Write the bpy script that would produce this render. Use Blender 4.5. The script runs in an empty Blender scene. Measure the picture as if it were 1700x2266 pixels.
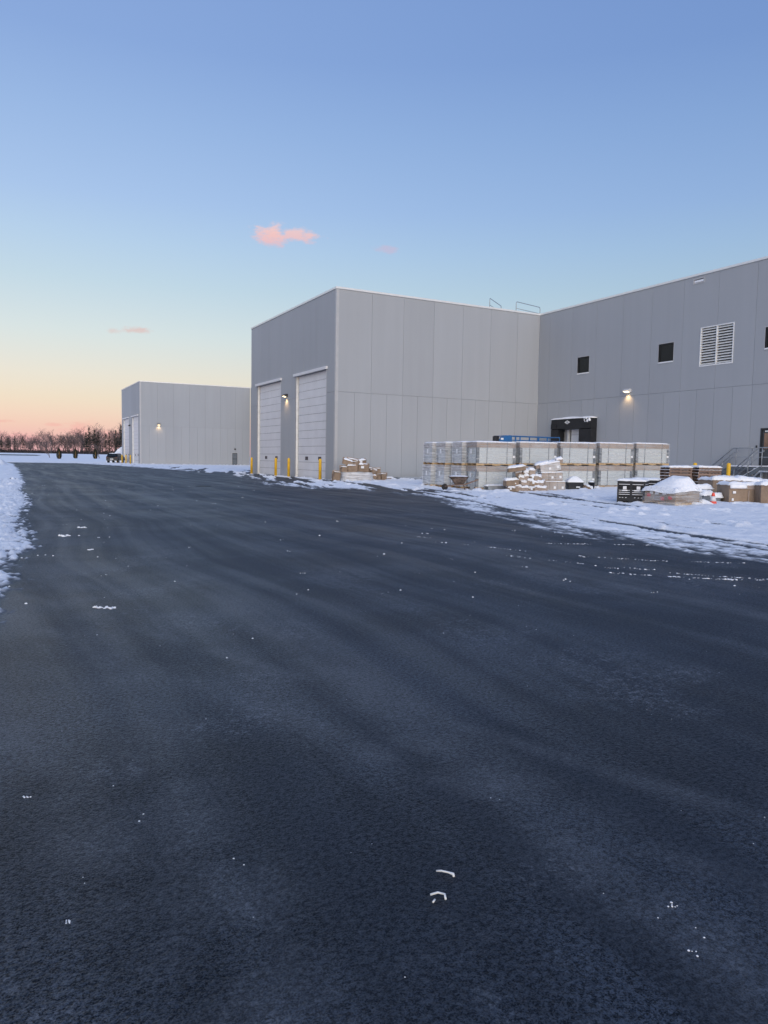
import bpy, math, random
import numpy as np
from mathutils import Vector, Matrix, Euler
random.seed(7)
SC = bpy.context.scene
COL = SC.collection
R = math.radians

# ------------------------------------------------------------------ camera
YAW, PITCH, ROLL, FPX = 0.4854117, -0.0721433, 0.0168178, 1629.63
CAM = Vector((-20.8313, -46.9762, 1.55))
fw = Vector((math.sin(YAW), math.cos(YAW), 0)); rt = Vector((math.cos(YAW), -math.sin(YAW), 0)); zz = Vector((0, 0, 1))
fw2 = fw * math.cos(PITCH) + zz * math.sin(PITCH); up2 = zz * math.cos(PITCH) - fw * math.sin(PITCH)
cr = rt * math.cos(ROLL) + up2 * math.sin(ROLL); cu = up2 * math.cos(ROLL) - rt * math.sin(ROLL)
cd = bpy.data.cameras.new('camera'); cam = bpy.data.objects.new('camera', cd); COL.objects.link(cam)
cd.sensor_fit = 'VERTICAL'; cd.sensor_height = 24.0; cd.sensor_width = 18.0
cd.lens = FPX / 2266.0 * 24.0
cd.clip_start = 0.05; cd.clip_end = 12000
M = Matrix((cr, cu, -fw2)).transposed().to_4x4(); M.translation = CAM
cam.matrix_world = M
SC.camera = cam

# ------------------------------------------------------------------ exposure
SC.view_settings.view_transform = 'Standard'
SC.view_settings.look = 'None'
SC.view_settings.exposure = 0.0
SC.view_settings.gamma = 1.0
SC.view_settings.use_curve_mapping = False
SC.render.engine = 'CYCLES'

# ------------------------------------------------------------------ world: dusk sky
SUN_EL, SUN_AZ = 18.0, 200.0      # direction of the last glow behind the camera, elevation raised for fill (azimuth from +Y towards +X)

def s2l(c):
    return tuple(((v / 255.0) / 12.92 if v / 255.0 <= 0.04045 else ((v / 255.0 + 0.055) / 1.055) ** 2.4) for v in c)

class NT:
    """small helper to write node trees"""
    def __init__(s, tree): s.t = tree; s.n = tree.nodes; s.l = tree.links
    def node(s, typ, **kw):
        n = s.n.new(typ)
        for k, v in kw.items(): setattr(n, k, v)
        return n
    def put(s, sock, v):
        if hasattr(v, 'is_output'): s.l.new(v, sock)
        elif v is not None: sock.default_value = v
    def m(s, op, a, b=None, c=None, clamp=False):
        n = s.node('ShaderNodeMath', operation=op); n.use_clamp = clamp
        s.put(n.inputs[0], a)
        if b is not None: s.put(n.inputs[1], b)
        if c is not None: s.put(n.inputs[2], c)
        return n.outputs[0]
    def mix(s, f, a, b, blend='MIX'):
        n = s.node('ShaderNodeMix', data_type='RGBA', blend_type=blend)
        s.put(n.inputs[0], f); s.put(n.inputs[6], a if hasattr(a, 'is_output') else (*a[:3], 1)); s.put(n.inputs[7], b if hasattr(b, 'is_output') else (*b[:3], 1))
        return n.outputs[2]
    def ramp(s, f, stops, interp='LINEAR'):
        n = s.node('ShaderNodeValToRGB'); cr_ = n.color_ramp; cr_.interpolation = interp
        while len(cr_.elements) < len(stops): cr_.elements.new(0.5)
        for e, (p, c) in zip(cr_.elements, stops):
            e.position = p; e.color = (*c[:3], 1) if not isinstance(c, (int, float)) else (c, c, c, 1)
        s.put(n.inputs[0], f); return n.outputs[0]
    def smooth(s, v, lo, hi, a=0.0, b=1.0):
        n = s.node('ShaderNodeMapRange', interpolation_type='SMOOTHSTEP'); s.put(n.inputs[0], v)
        n.inputs[1].default_value = lo; n.inputs[2].default_value = hi; n.inputs[3].default_value = a; n.inputs[4].default_value = b
        return n.outputs[0]
    def noise(s, vec, scale, detail=4, rough=0.5, dist=0.0, dim='3D'):
        n = s.node('ShaderNodeTexNoise', noise_dimensions=dim); s.put(n.inputs['Vector'], vec)
        n.inputs['Scale'].default_value = scale; n.inputs['Detail'].default_value = detail; n.inputs['Roughness'].default_value = rough
        n.inputs['Distortion'].default_value = dist
        return n.outputs['Fac']
    def mapping(s, vec, scale=(1, 1, 1), rot=(0, 0, 0), loc=(0, 0, 0)):
        n = s.node('ShaderNodeMapping'); s.put(n.inputs[0], vec)
        n.inputs[1].default_value = loc; n.inputs[2].default_value = rot; n.inputs[3].default_value = scale
        return n.outputs[0]

W = bpy.data.worlds.new('World'); SC.world = W; W.use_nodes = True
t = NT(W.node_tree); t.n.clear()
tc = t.node('ShaderNodeTexCoord').outputs['Generated']
sep = t.node('ShaderNodeSeparateXYZ'); t.l.new(tc, sep.inputs[0])
X, Y, Z = sep.outputs
el = t.m('MULTIPLY', t.m('ARCSINE', t.m('MINIMUM', t.m('MAXIMUM', Z, -1.0), 1.0)), 180 / math.pi)
az = t.m('MULTIPLY', t.m('ARCTAN2', X, Y), 180 / math.pi)
stops = [(-10, (190, 150, 165)), (0, (216, 165, 177)), (0.6, (218, 168, 178)), (1.2, (220, 172, 178)), (2.1, (219, 180, 178)), (2.9, (217, 186, 180)), (3.9, (214, 192, 181)),
         (5.6, (210, 196, 189)), (8.6, (195, 198, 200)), (12.2, (175, 190, 203)), (15.1, (163, 183, 209)), (17.9, (151, 173, 211)), (22.7, (137, 162, 206)), (27.1, (123, 149, 200)),
         (50, (110, 136, 192)), (90, (104, 130, 187))]
sky_col = t.ramp(t.m('DIVIDE', t.m('ADD', el, 10), 100), [((e + 10) / 100, s2l(c)) for e, c in stops])
# the sky is a little paler towards -X (left) and deeper towards +X, all the way round
side = t.smooth(t.m('SUBTRACT', X, t.m('MULTIPLY', Y, 0.35)), -0.5, 0.75)
sky_col = t.mix(side, sky_col, t.mix(1.0, sky_col, (0.63, 0.72, 0.84), 'MULTIPLY'))
# small sunset clouds: azimuth, elevation, half width, half height (degrees), density
cl = [(19.0, 16.12, 1.9, 0.95, 1.0), (20.9, 16.25, 2.1, 0.62, 0.85), (27.7, 15.45, 1.15, 0.40, 0.72), (9.35, 8.95, 1.15, 0.34, 0.85), (7.6, 8.8, 0.7, 0.25, 0.55),
      (5.5, 1.72, 1.5, 0.80, 0.95), (8.0, 1.45, 2.8, 0.5, 0.8), (3.55, 2.0, 0.95, 0.17, 0.8), (1.4, 1.05, 3.2, 0.46, 0.8), (0.2, 2.15, 1.2, 0.18, 0.8)]
comb = t.node('ShaderNodeCombineXYZ'); t.l.new(az, comb.inputs[0]); t.l.new(el, comb.inputs[1])
cvec = t.mapping(comb.outputs[0], scale=(0.6, 1.3, 1))
nn = t.m('MULTIPLY', t.m('SUBTRACT', t.noise(cvec, 1.5, 5, 0.66), 0.5), 2.3)
best = None
for a, e, wa, he, dens in cl:
    ln = t.node('ShaderNodeVectorMath', operation='LENGTH'); t.l.new(t.mapping(comb.outputs[0], scale=(1 / wa, 1 / he, 0), loc=(-a / wa, -e / he, 0)), ln.inputs[0])
    v = t.m('MULTIPLY', t.smooth(t.m('ADD', t.m('SUBTRACT', 1.0, ln.outputs['Value']), nn), 0.0, 0.85), dens)
    best = v if best is None else t.m('MAXIMUM', best, v)
ccol = t.ramp(t.m('DIVIDE', el, 20), [(0.03, s2l((206, 148, 172))), (0.07, s2l((222, 160, 172))), (0.11, s2l((214, 158, 164))), (0.43, s2l((198, 158, 156))), (0.765, s2l((206, 158, 168))), (0.81, s2l((228, 168, 158))), (0.86, s2l((232, 184, 174)))])
ccol = t.mix(t.smooth(az, 23.0, 26.5), ccol, s2l((176, 156, 182)))
sky_col = t.mix(best, sky_col, ccol)
bg1 = t.node('ShaderNodeBackground'); t.l.new(sky_col, bg1.inputs[0]); bg1.inputs[1].default_value = 1.0
nish = t.node('ShaderNodeTexSky'); nish.sky_type = 'NISHITA'; nish.sun_disc = False
nish.sun_elevation = R(4.0); nish.sun_rotation = R(SUN_AZ); nish.air_density = 1.0; nish.dust_density = 1.0; nish.ozone_density = 1.5
bg2 = t.node('ShaderNodeBackground'); t.l.new(nish.outputs[0], bg2.inputs[0]); bg2.inputs[1].default_value = 0.08
add = t.node('ShaderNodeAddShader'); t.l.new(bg1.outputs[0], add.inputs[0]); t.l.new(bg2.outputs[0], add.inputs[1])
wo = t.node('ShaderNodeOutputWorld'); t.l.new(add.outputs[0], wo.inputs[0])

# ------------------------------------------------------------------ sun: warm afterglow from behind the camera, raised and widened as added fill light
sl = bpy.data.lights.new('sun', 'SUN'); sun = bpy.data.objects.new('sun', sl); COL.objects.link(sun)
sl.energy = 2.15; sl.angle = R(60); sl.color = (1.0, 0.95, 0.86)
sd = Vector((math.sin(R(SUN_AZ)) * math.cos(R(SUN_EL)), math.cos(R(SUN_AZ)) * math.cos(R(SUN_EL)), math.sin(R(SUN_EL))))
sun.rotation_euler = sd.to_track_quat('Z', 'Y').to_euler()

# ------------------------------------------------------------------ materials
MAT = {}
def base_mat(name):
    m = bpy.data.materials.new(name); m.use_nodes = True
    nt = NT(m.node_tree); nt.n.clear()
    out = nt.node('ShaderNodeOutputMaterial'); b = nt.node('ShaderNodeBsdfPrincipled'); nt.l.new(b.outputs[0], out.inputs[0])
    MAT[name] = m
    return m, nt, b, out
def simple(name, col, rough=0.6, metal=0.0, var=0.08, scale=3.0, bump=0.0, bscale=40, spec=0.5):
    """procedural colour with noise variation and optional bump"""
    m, nt, b, out = base_mat(name)
    co = nt.node('ShaderNodeTexCoord').outputs['Object']
    nz = nt.noise(co, scale, 5, 0.6)
    dark = tuple(max(0, c * (1 - var * 1.6)) for c in col); lite = tuple(min(1, c * (1 + var)) for c in col)
    nt.l.new(nt.ramp(nz, [(0.3, dark), (0.7, lite)]), b.inputs['Base Color'])
    b.inputs['Roughness'].default_value = rough; b.inputs['Metallic'].default_value = metal
    b.inputs['Specular IOR Level'].default_value = spec
    if bump:
        bp = nt.node('ShaderNodeBump'); bp.inputs['Strength'].default_value = bump; bp.inputs['Distance'].default_value = 0.02
        nt.l.new(nt.noise(co, bscale, 4, 0.6), bp.inputs['Height']); nt.l.new(bp.outputs[0], b.inputs['Normal'])
    return m

def wall_mat(name, col):
    m, nt, b, out = base_mat(name)
    geo = nt.node('ShaderNodeNewGeometry').outputs['Position']
    info = nt.node('ShaderNodeObjectInfo').outputs['Random']
    big = nt.noise(geo, 0.13, 3, 0.5)
    streak = nt.noise(nt.mapping(geo, scale=(1.6, 1.6, 0.10)), 1.0, 5, 0.6)
    fine = nt.noise(geo, 22, 3, 0.6)
    f = nt.m('ADD', nt.m('ADD', nt.m('MULTIPLY', nt.m('SUBTRACT', big, 0.5), 0.12), nt.m('MULTIPLY', nt.m('SUBTRACT', streak, 0.5), 0.12)),
             nt.m('ADD', nt.m('MULTIPLY', nt.m('SUBTRACT', info, 0.5), 0.05), nt.m('MULTIPLY', nt.m('SUBTRACT', fine, 0.5), 0.05)))
    f = nt.m('ADD', f, 1.0)
    vm = nt.node('ShaderNodeVectorMath', operation='SCALE'); vm.inputs[0].default_value = col; nt.l.new(f, vm.inputs['Scale'])
    nt.l.new(vm.outputs[0], b.inputs['Base Color'])
    b.inputs['Roughness'].default_value = 0.62; b.inputs['Specular IOR Level'].default_value = 0.3
    bp = nt.node('ShaderNodeBump'); bp.inputs['Strength'].default_value = 0.25; bp.inputs['Distance'].default_value = 0.02
    nt.l.new(nt.noise(geo, 1.4, 3, 0.5), bp.inputs['Height']); nt.l.new(bp.outputs[0], b.inputs['Normal'])
    return m
wall_mat('panel', (0.360, 0.374, 0.392))
simple('trim', (0.45, 0.45, 0.455), 0.45, 0.1, 0.05, 1.5)
simple('coping', (0.78, 0.77, 0.75), 0.35, 0.3, 0.04, 2)
simple('core', (0.30, 0.305, 0.315), 0.8)
simple('door_white', (0.66, 0.665, 0.685), 0.45, 0, 0.04, 1.0)
simple('white_pvc', (0.78, 0.78, 0.76), 0.5)
simple('black_rubber', (0.012, 0.013, 0.016), 0.55, 0, 0.3, 6, 0.3, 15)
simple('dark_frame', (0.02, 0.022, 0.026), 0.4, 0, 0.2)
simple('dark_grey', (0.06, 0.065, 0.07), 0.5, 0, 0.15)
simple('yellow', (0.72, 0.42, 0.02), 0.45, 0, 0.12, 2.5, 0.1, 20)
simple('galv', (0.34, 0.36, 0.38), 0.45, 0.6, 0.15, 8)
simple('steel_grey', (0.16, 0.18, 0.20), 0.5, 0.4, 0.15, 6)
simple('lamp_housing', (0.05, 0.05, 0.055), 0.4, 0.3)
simple('lamp_white', (0.6, 0.6, 0.6), 0.4)
simple('blue_paint', (0.02, 0.13, 0.34), 0.4, 0, 0.12, 4)
simple('orange', (0.85, 0.10, 0.06), 0.5, 0, 0.1, 6)
simple('reflective', (0.75, 0.75, 0.75), 0.35)
simple('label_paper', (0.78, 0.78, 0.78), 0.7, 0, 0.05, 30)
simple('black_plastic', (0.014, 0.015, 0.018), 0.45, 0, 0.2, 5)
simple('bin_inner', (0.006, 0.006, 0.008), 0.7)
simple('grey_plastic', (0.16, 0.18, 0.21), 0.5, 0, 0.15, 4)
simple('tyre', (0.015, 0.015, 0.016), 0.8)
simple('car_paint', (0.012, 0.014, 0.018), 0.25, 0.3, 0.1, 2)
simple('salt_paint', (0.16, 0.165, 0.17), 0.5, 0.1, 0.25, 6)
simple('tail_red', (0.05, 0.008, 0.008), 0.3)
simple('chrome', (0.5, 0.5, 0.5), 0.25, 0.9)
simple('rust', (0.17, 0.125, 0.10), 0.8, 0.1, 0.5, 7, 0.3, 30)
simple('red_tape', (0.55, 0.05, 0.05), 0.5)
simple('bark', (0.15, 0.112, 0.105), 0.9, 0, 0.3, 4)
simple('bark_pink', (0.26, 0.185, 0.175), 0.9, 0, 0.3, 4)
simple('needles', (0.030, 0.036, 0.026), 0.85, 0, 0.4, 2)
simple('arbor', (0.035, 0.034, 0.020), 0.85, 0, 0.4, 5)
simple('brush', (0.045, 0.036, 0.038), 0.9, 0, 0.4, 1)
simple('stake', (0.42, 0.22, 0.05), 0.7)
simple('iron', (0.012, 0.012, 0.014), 0.6, 0.3)

def wood_mat(name, c1, c2):
    m, nt, b, out = base_mat(name)
    co = nt.node('ShaderNodeTexCoord').outputs['Object']
    rnd = nt.node('ShaderNodeObjectInfo').outputs['Random']
    g = nt.noise(nt.mapping(co, scale=(1, 9, 9)), 3.0, 5, 0.65, 0.6)
    g2 = nt.m('ADD', nt.m('MULTIPLY', g, 0.75), nt.m('MULTIPLY', rnd, 0.3))
    nt.l.new(nt.ramp(g2, [(0.25, c1), (0.8, c2)]), b.inputs['Base Color']); b.inputs['Roughness'].default_value = 0.75
wood_mat('pallet_wood', (0.34, 0.21, 0.10), (0.60, 0.43, 0.24))
wood_mat('old_wood', (0.13, 0.085, 0.065), (0.28, 0.19, 0.145))
def card_mat(name, c1, c2):
    m, nt, b, out = base_mat(name)
    co = nt.node('ShaderNodeTexCoord').outputs['Object']
    rnd = nt.node('ShaderNodeObjectInfo').outputs['Random']
    st = nt.noise(co, 2.2, 5, 0.65, 0.8); fine = nt.noise(nt.mapping(co, scale=(1, 1, 10)), 14, 3, 0.5)
    f = nt.m('ADD', nt.m('ADD', nt.m('MULTIPLY', st, 0.8), nt.m('MULTIPLY', fine, 0.2)), nt.m('MULTIPLY', nt.m('SUBTRACT', rnd, 0.5), 0.25))
    nt.l.new(nt.ramp(f, [(0.25, c1), (0.7, c2)]), b.inputs['Base Color']); b.inputs['Roughness'].default_value = 0.8
    bp = nt.node('ShaderNodeBump'); bp.inputs['Strength'].default_value = 0.5; bp.inputs['Distance'].default_value = 0.03
    nt.l.new(st, bp.inputs['Height']); nt.l.new(bp.outputs[0], b.inputs['Normal'])
card_mat('cardboard', (0.155, 0.108, 0.075), (0.31, 0.225, 0.158))
card_mat('cardboard_grey', (0.25, 0.185, 0.145), (0.42, 0.335, 0.275))
def stripe_mat():
    # many thin framed modules lying on each other: fine horizontal ribs
    m, nt, b, out = base_mat('modules')
    co = nt.node('ShaderNodeTexCoord').outputs['Object']
    sp = nt.node('ShaderNodeSeparateXYZ'); nt.l.new(co, sp.inputs[0])
    wv = nt.m('PINGPONG', nt.m('MULTIPLY', sp.outputs[2], 1.0), 0.0175)
    wv = nt.m('DIVIDE', wv, 0.0175)
    nz = nt.noise(nt.mapping(co, scale=(0.25, 0.25, 12)), 1.6, 3, 0.5)
    rnd = nt.node('ShaderNodeObjectInfo').outputs['Random']
    f = nt.m('ADD', nt.m('MULTIPLY', wv, 0.25), nt.m('ADD', nt.m('MULTIPLY', nz, 0.55), nt.m('MULTIPLY', rnd, 0.2)))
    nt.l.new(nt.ramp(f, [(0.2, (0.46, 0.49, 0.49)), (0.75, (0.74, 0.77, 0.75))]), b.inputs['Base Color'])
    b.inputs['Roughness'].default_value = 0.45; b.inputs['Metallic'].default_value = 0.2
    bp = nt.node('ShaderNodeBump'); bp.inputs['Strength'].default_value = 0.6; bp.inputs['Distance'].default_value = 0.006
    nt.l.new(wv, bp.inputs['Height']); nt.l.new(bp.outputs[0], b.inputs['Normal'])
stripe_mat()
def wrap_mat(name, lo, hi, seed):
    m, nt, b, out = base_mat(name)
    co = nt.node('ShaderNodeTexCoord').outputs['Object']
    rnd = nt.node('ShaderNodeObjectInfo').outputs['Random']
    vm = nt.node('ShaderNodeVectorMath', operation='ADD'); nt.l.new(co, vm.inputs[0])
    cm = nt.node('ShaderNodeCombineXYZ'); nt.l.new(nt.m('MULTIPLY', rnd, 50.0), cm.inputs[0]); nt.l.new(nt.m('MULTIPLY', rnd, 31.0), cm.inputs[1]); nt.l.new(cm.outputs[0], vm.inputs[1])
    v = vm.outputs[0]
    s1 = nt.noise(nt.mapping(v, scale=(0.45, 0.45, 7.0), rot=(0.10, 0.08, 0)), 1.6, 5, 0.62, 0.6)
    s2 = nt.noise(nt.mapping(v, scale=(1, 1, 3), rot=(0.7, 0.5, 0)), 1.3, 4, 0.6, 1.0)
    f = nt.m('ADD', nt.m('MULTIPLY', s1, 0.7), nt.m('MULTIPLY', s2, 0.3))
    b.inputs['Base Color'].default_value = (0.72, 0.74, 0.76, 1); b.inputs['Roughness'].default_value = 0.28
    nt.l.new(nt.smooth(f, 0.38, 0.66, lo, hi), b.inputs['Alpha'])
    bp = nt.node('ShaderNodeBump'); bp.inputs['Strength'].default_value = 0.5; bp.inputs['Distance'].default_value = 0.015
    nt.l.new(s1, bp.inputs['Height']); nt.l.new(bp.outputs[0], b.inputs['Normal'])
wrap_mat('wrap', 0.05, 0.42, 0); wrap_mat('wrap_milky', 0.30, 0.80, 1)
def snow_mat(name, thin):
    m, nt, b, out = base_mat(name)
    geo = nt.node('ShaderNodeNewGeometry').outputs['Position']
    n_a = nt.noise(geo, 0.8, 5, 0.6); n_b = nt.noise(geo, 9, 5, 0.65)
    f = nt.m('ADD', nt.m('MULTIPLY', n_a, 0.6), nt.m('MULTIPLY', n_b, 0.4))
    col = nt.ramp(f, [(0.3, (0.84, 0.855, 0.885)), (0.65, (0.93, 0.935, 0.95))])
    if thin:      # where only a film is left it is dirty grey slush
        at = nt.node('ShaderNodeAttribute'); at.attribute_name = 'thick'
        q = nt.m('ADD', at.outputs['Fac'], nt.m('MULTIPLY', nt.m('SUBTRACT', nt.noise(nt.mapping(geo, scale=(1, 1, 0)), 7, 5, 0.7), 0.5), 0.05))
        col = nt.mix(nt.smooth(q, 0.0, 0.034), (0.12, 0.13, 0.145), col)
    nt.l.new(col, b.inputs['Base Color'])
    b.inputs['Roughness'].default_value = 0.75; b.inputs['Specular IOR Level'].default_value = 0.25
    bp = nt.node('ShaderNodeBump'); bp.inputs['Strength'].default_value = 0.7; bp.inputs['Distance'].default_value = 0.06
    nt.l.new(nt.noise(geo, 6, 6, 0.7), bp.inputs['Height']); nt.l.new(bp.outputs[0], b.inputs['Normal'])
snow_mat('snow', False); snow_mat('snow_ground', True)
def glass_mat(name, col, rough):
    m, nt, b, out = base_mat(name)
    geo = nt.node('ShaderNodeNewGeometry').outputs['Position']
    nt.l.new(nt.ramp(nt.noise(geo, 1.5, 3, 0.5), [(0.3, tuple(c * 0.6 for c in col)), (0.7, col)]), b.inputs['Base Color'])
    b.inputs['Roughness'].default_value = rough; b.inputs['Specular IOR Level'].default_value = 0.5; b.inputs['IOR'].default_value = 1.5
glass_mat('glass_dark', (0.012, 0.016, 0.016), 0.06)
glass_mat('glass_warm_reflection', (0.30, 0.19, 0.13), 0.15)  # warm reflection on the door pane is put into its base colour
def emit(name, col, st):
    m = bpy.data.materials.new(name); m.use_nodes = True; nt = NT(m.node_tree); nt.n.clear()
    o = nt.node('ShaderNodeOutputMaterial'); e = nt.node('ShaderNodeEmission'); e.inputs[0].default_value = (*col, 1); e.inputs[1].default_value = st
    nt.l.new(e.outputs[0], o.inputs[0]); MAT[name] = m
emit('lens_lit', (1.0, 0.80, 0.50), 3.0)

def asphalt_mat():
    m, nt, b, out = base_mat('asphalt')
    geo = nt.node('ShaderNodeNewGeometry').outputs['Position']
    flat = nt.mapping(geo, scale=(1, 1, 0))
    warp = nt.node('ShaderNodeTexNoise'); warp.inputs['Scale'].default_value = 0.08; warp.inputs['Detail'].default_value = 2; nt.l.new(flat, warp.inputs['Vector'])
    vs = nt.node('ShaderNodeVectorMath', operation='MULTIPLY_ADD'); nt.l.new(warp.outputs['Color'], vs.inputs[0]); vs.inputs[1].default_value = (2.6, 2.6, 0); nt.l.new(flat, vs.inputs[2])
    wv = vs.outputs[0]
    vs2 = nt.node('ShaderNodeVectorMath', operation='MULTIPLY_ADD'); nt.l.new(warp.outputs['Color'], vs2.inputs[0]); vs2.inputs[1].default_value = (0.5, 0.5, 0); nt.l.new(nt.mapping(flat, loc=(-0.25, -0.25, 0)), vs2.inputs[2])
    wv2 = vs2.outputs[0]
    lane = nt.noise(nt.mapping(wv, scale=(1.1, 0.045, 1), rot=(0, 0, R(-12))), 1.0, 5, 0.55)      # long wheel-path streaks
    lane2 = nt.noise(nt.mapping(wv, scale=(2.6, 0.08, 1), rot=(0, 0, R(38))), 1.0, 4, 0.55)
    patch = nt.noise(flat, 0.35, 6, 0.6)
    patch2 = nt.noise(flat, 1.6, 6, 0.65)
    grain = nt.noise(flat, 150, 3, 0.7)
    vor = nt.node('ShaderNodeTexVoronoi', feature='F1'); vor.inputs['Scale'].default_value = 80; nt.l.new(flat, vor.inputs['Vector'])
    dust = nt.m('ADD', nt.m('MULTIPLY', lane, 0.42), nt.m('ADD', nt.m('MULTIPLY', lane2, 0.22), nt.m('ADD', nt.m('MULTIPLY', patch, 0.26), nt.m('MULTIPLY', patch2, 0.10))))
    dustf = nt.smooth(dust, 0.42, 0.66)
    stone = nt.smooth(grain, 0.45, 0.75)
    mid = nt.noise(flat, 42, 4, 0.7)
    spk = nt.smooth(nt.m('ADD', nt.m('MULTIPLY', grain, 0.55), nt.m('MULTIPLY', mid, 0.45)), 0.43, 0.58)
    base = nt.mix(spk, (0.0020, 0.0036, 0.0070), (0.024, 0.034, 0.053))
    pit = nt.smooth(nt.noise(flat, 75, 3, 0.7), 0.30, 0.44)
    base = nt.mix(pit, (0.0012, 0.0016, 0.0026), base)
    # single paler stones, and damp darker areas a few metres across
    spc = nt.node('ShaderNodeSeparateColor'); nt.l.new(vor.outputs['Color'], spc.inputs[0])
    base = nt.mix(nt.m('MULTIPLY', nt.smooth(spc.outputs[0], 0.72, 0.98), 0.65), base, (0.060, 0.072, 0.094))
    base = nt.mix(nt.m('MULTIPLY', nt.smooth(spc.outputs[1], 0.80, 0.95), 0.8), base, (0.0012, 0.0016, 0.0026))
    damp = nt.smooth(nt.m('ADD', nt.m('MULTIPLY', nt.noise(wv, 0.55, 5, 0.6), 0.6), nt.m('MULTIPLY', lane2, 0.4)), 0.40, 0.58)
    base = nt.mix(nt.m('MULTIPLY', damp, 0.7), base, (0.0035, 0.005, 0.0085))
    # tyre paths across the apron: pale bands at a distance from a few long lines
    bands = None; sp3 = nt.node('ShaderNodeSeparateXYZ'); nt.l.new(wv2, sp3.inputs[0])
    for (ax, ay, bx, by, w_) in ((-19.9, -41.5, -18.2, -45.9, 0.10), (-19.45, -41.0, -17.6, -45.6, 0.07), (-20.5, -44.2, -20.1, -46.2, 0.16), (-19.6, -20.0, -20.0, -37.0, 0.20), (-18.2, -18.0, -18.6, -38.0, 0.22), (-16.5, -10, -14.0, -40, 0.3)):
        L = math.hypot(bx - ax, by - ay); nx_, ny_ = (by - ay) / L, -(bx - ax) / L
        d = nt.m('ABSOLUTE', nt.m('ADD', nt.m('MULTIPLY', sp3.outputs[0], nx_), nt.m('MULTIPLY_ADD', sp3.outputs[1], ny_, -(ax * nx_ + ay * ny_))))
        q = nt.smooth(d, 0.0, w_ * 2.2, 1.0, 0.0); bands = q if bands is None else nt.m('MAXIMUM', bands, q)
    bands = nt.m('MULTIPLY', bands, nt.smooth(patch2, 0.35, 0.65))
    col = nt.mix(nt.m('MULTIPLY', dustf, 0.45), base, (0.048, 0.060, 0.080))
    col = nt.mix(nt.m('MULTIPLY', bands, 0.45), col, (0.070, 0.076, 0.086))
    # pale dried salt that sits on the tops of the stones, in patches
    sp_ = nt.m('MAXIMUM', nt.smooth(nt.noise(flat, 0.8, 4, 0.6), 0.52, 0.66), nt.m('MULTIPLY', bands, 0.6))
    top = nt.smooth(nt.m('ADD', nt.m('MULTIPLY', nt.noise(flat, 60, 4, 0.75), 0.6), nt.m('MULTIPLY', nt.noise(flat, 14, 4, 0.7), 0.4)), 0.50, 0.60)
    col = nt.mix(nt.m('MULTIPLY', nt.m('MULTIPLY', sp_, top), 0.75), col, (0.17, 0.185, 0.21))
    nt.l.new(col, b.inputs['Base Color'])
    rr = nt.m('ADD', nt.smooth(dust, 0.38, 0.64, 0.40, 0.62), nt.m('MULTIPLY', nt.m('SUBTRACT', grain, 0.5), 0.2))
    nt.l.new(rr, b.inputs['Roughness'])
    nt.l.new(nt.m('MULTIPLY', nt.m('MULTIPLY', nt.m('MULTIPLY_ADD', spk, 0.75, 0.12), nt.m('MULTIPLY_ADD', pit, 0.8, 0.2)), nt.m('SUBTRACT', 1.15, nt.m('MULTIPLY', damp, 0.45))), b.inputs['Specular IOR Level'])
    h = nt.m('ADD', nt.m('MULTIPLY', vor.outputs['Distance'], -0.9), nt.m('ADD', nt.m('MULTIPLY', grain, 0.6), nt.m('MULTIPLY', mid, 0.9)))
    bp = nt.node('ShaderNodeBump'); bp.inputs['Strength'].default_value = 0.5; bp.inputs['Distance'].default_value = 0.008
    nt.l.new(h, bp.inputs['Height']); nt.l.new(bp.outputs[0], b.inputs['Normal'])
asphalt_mat()

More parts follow.
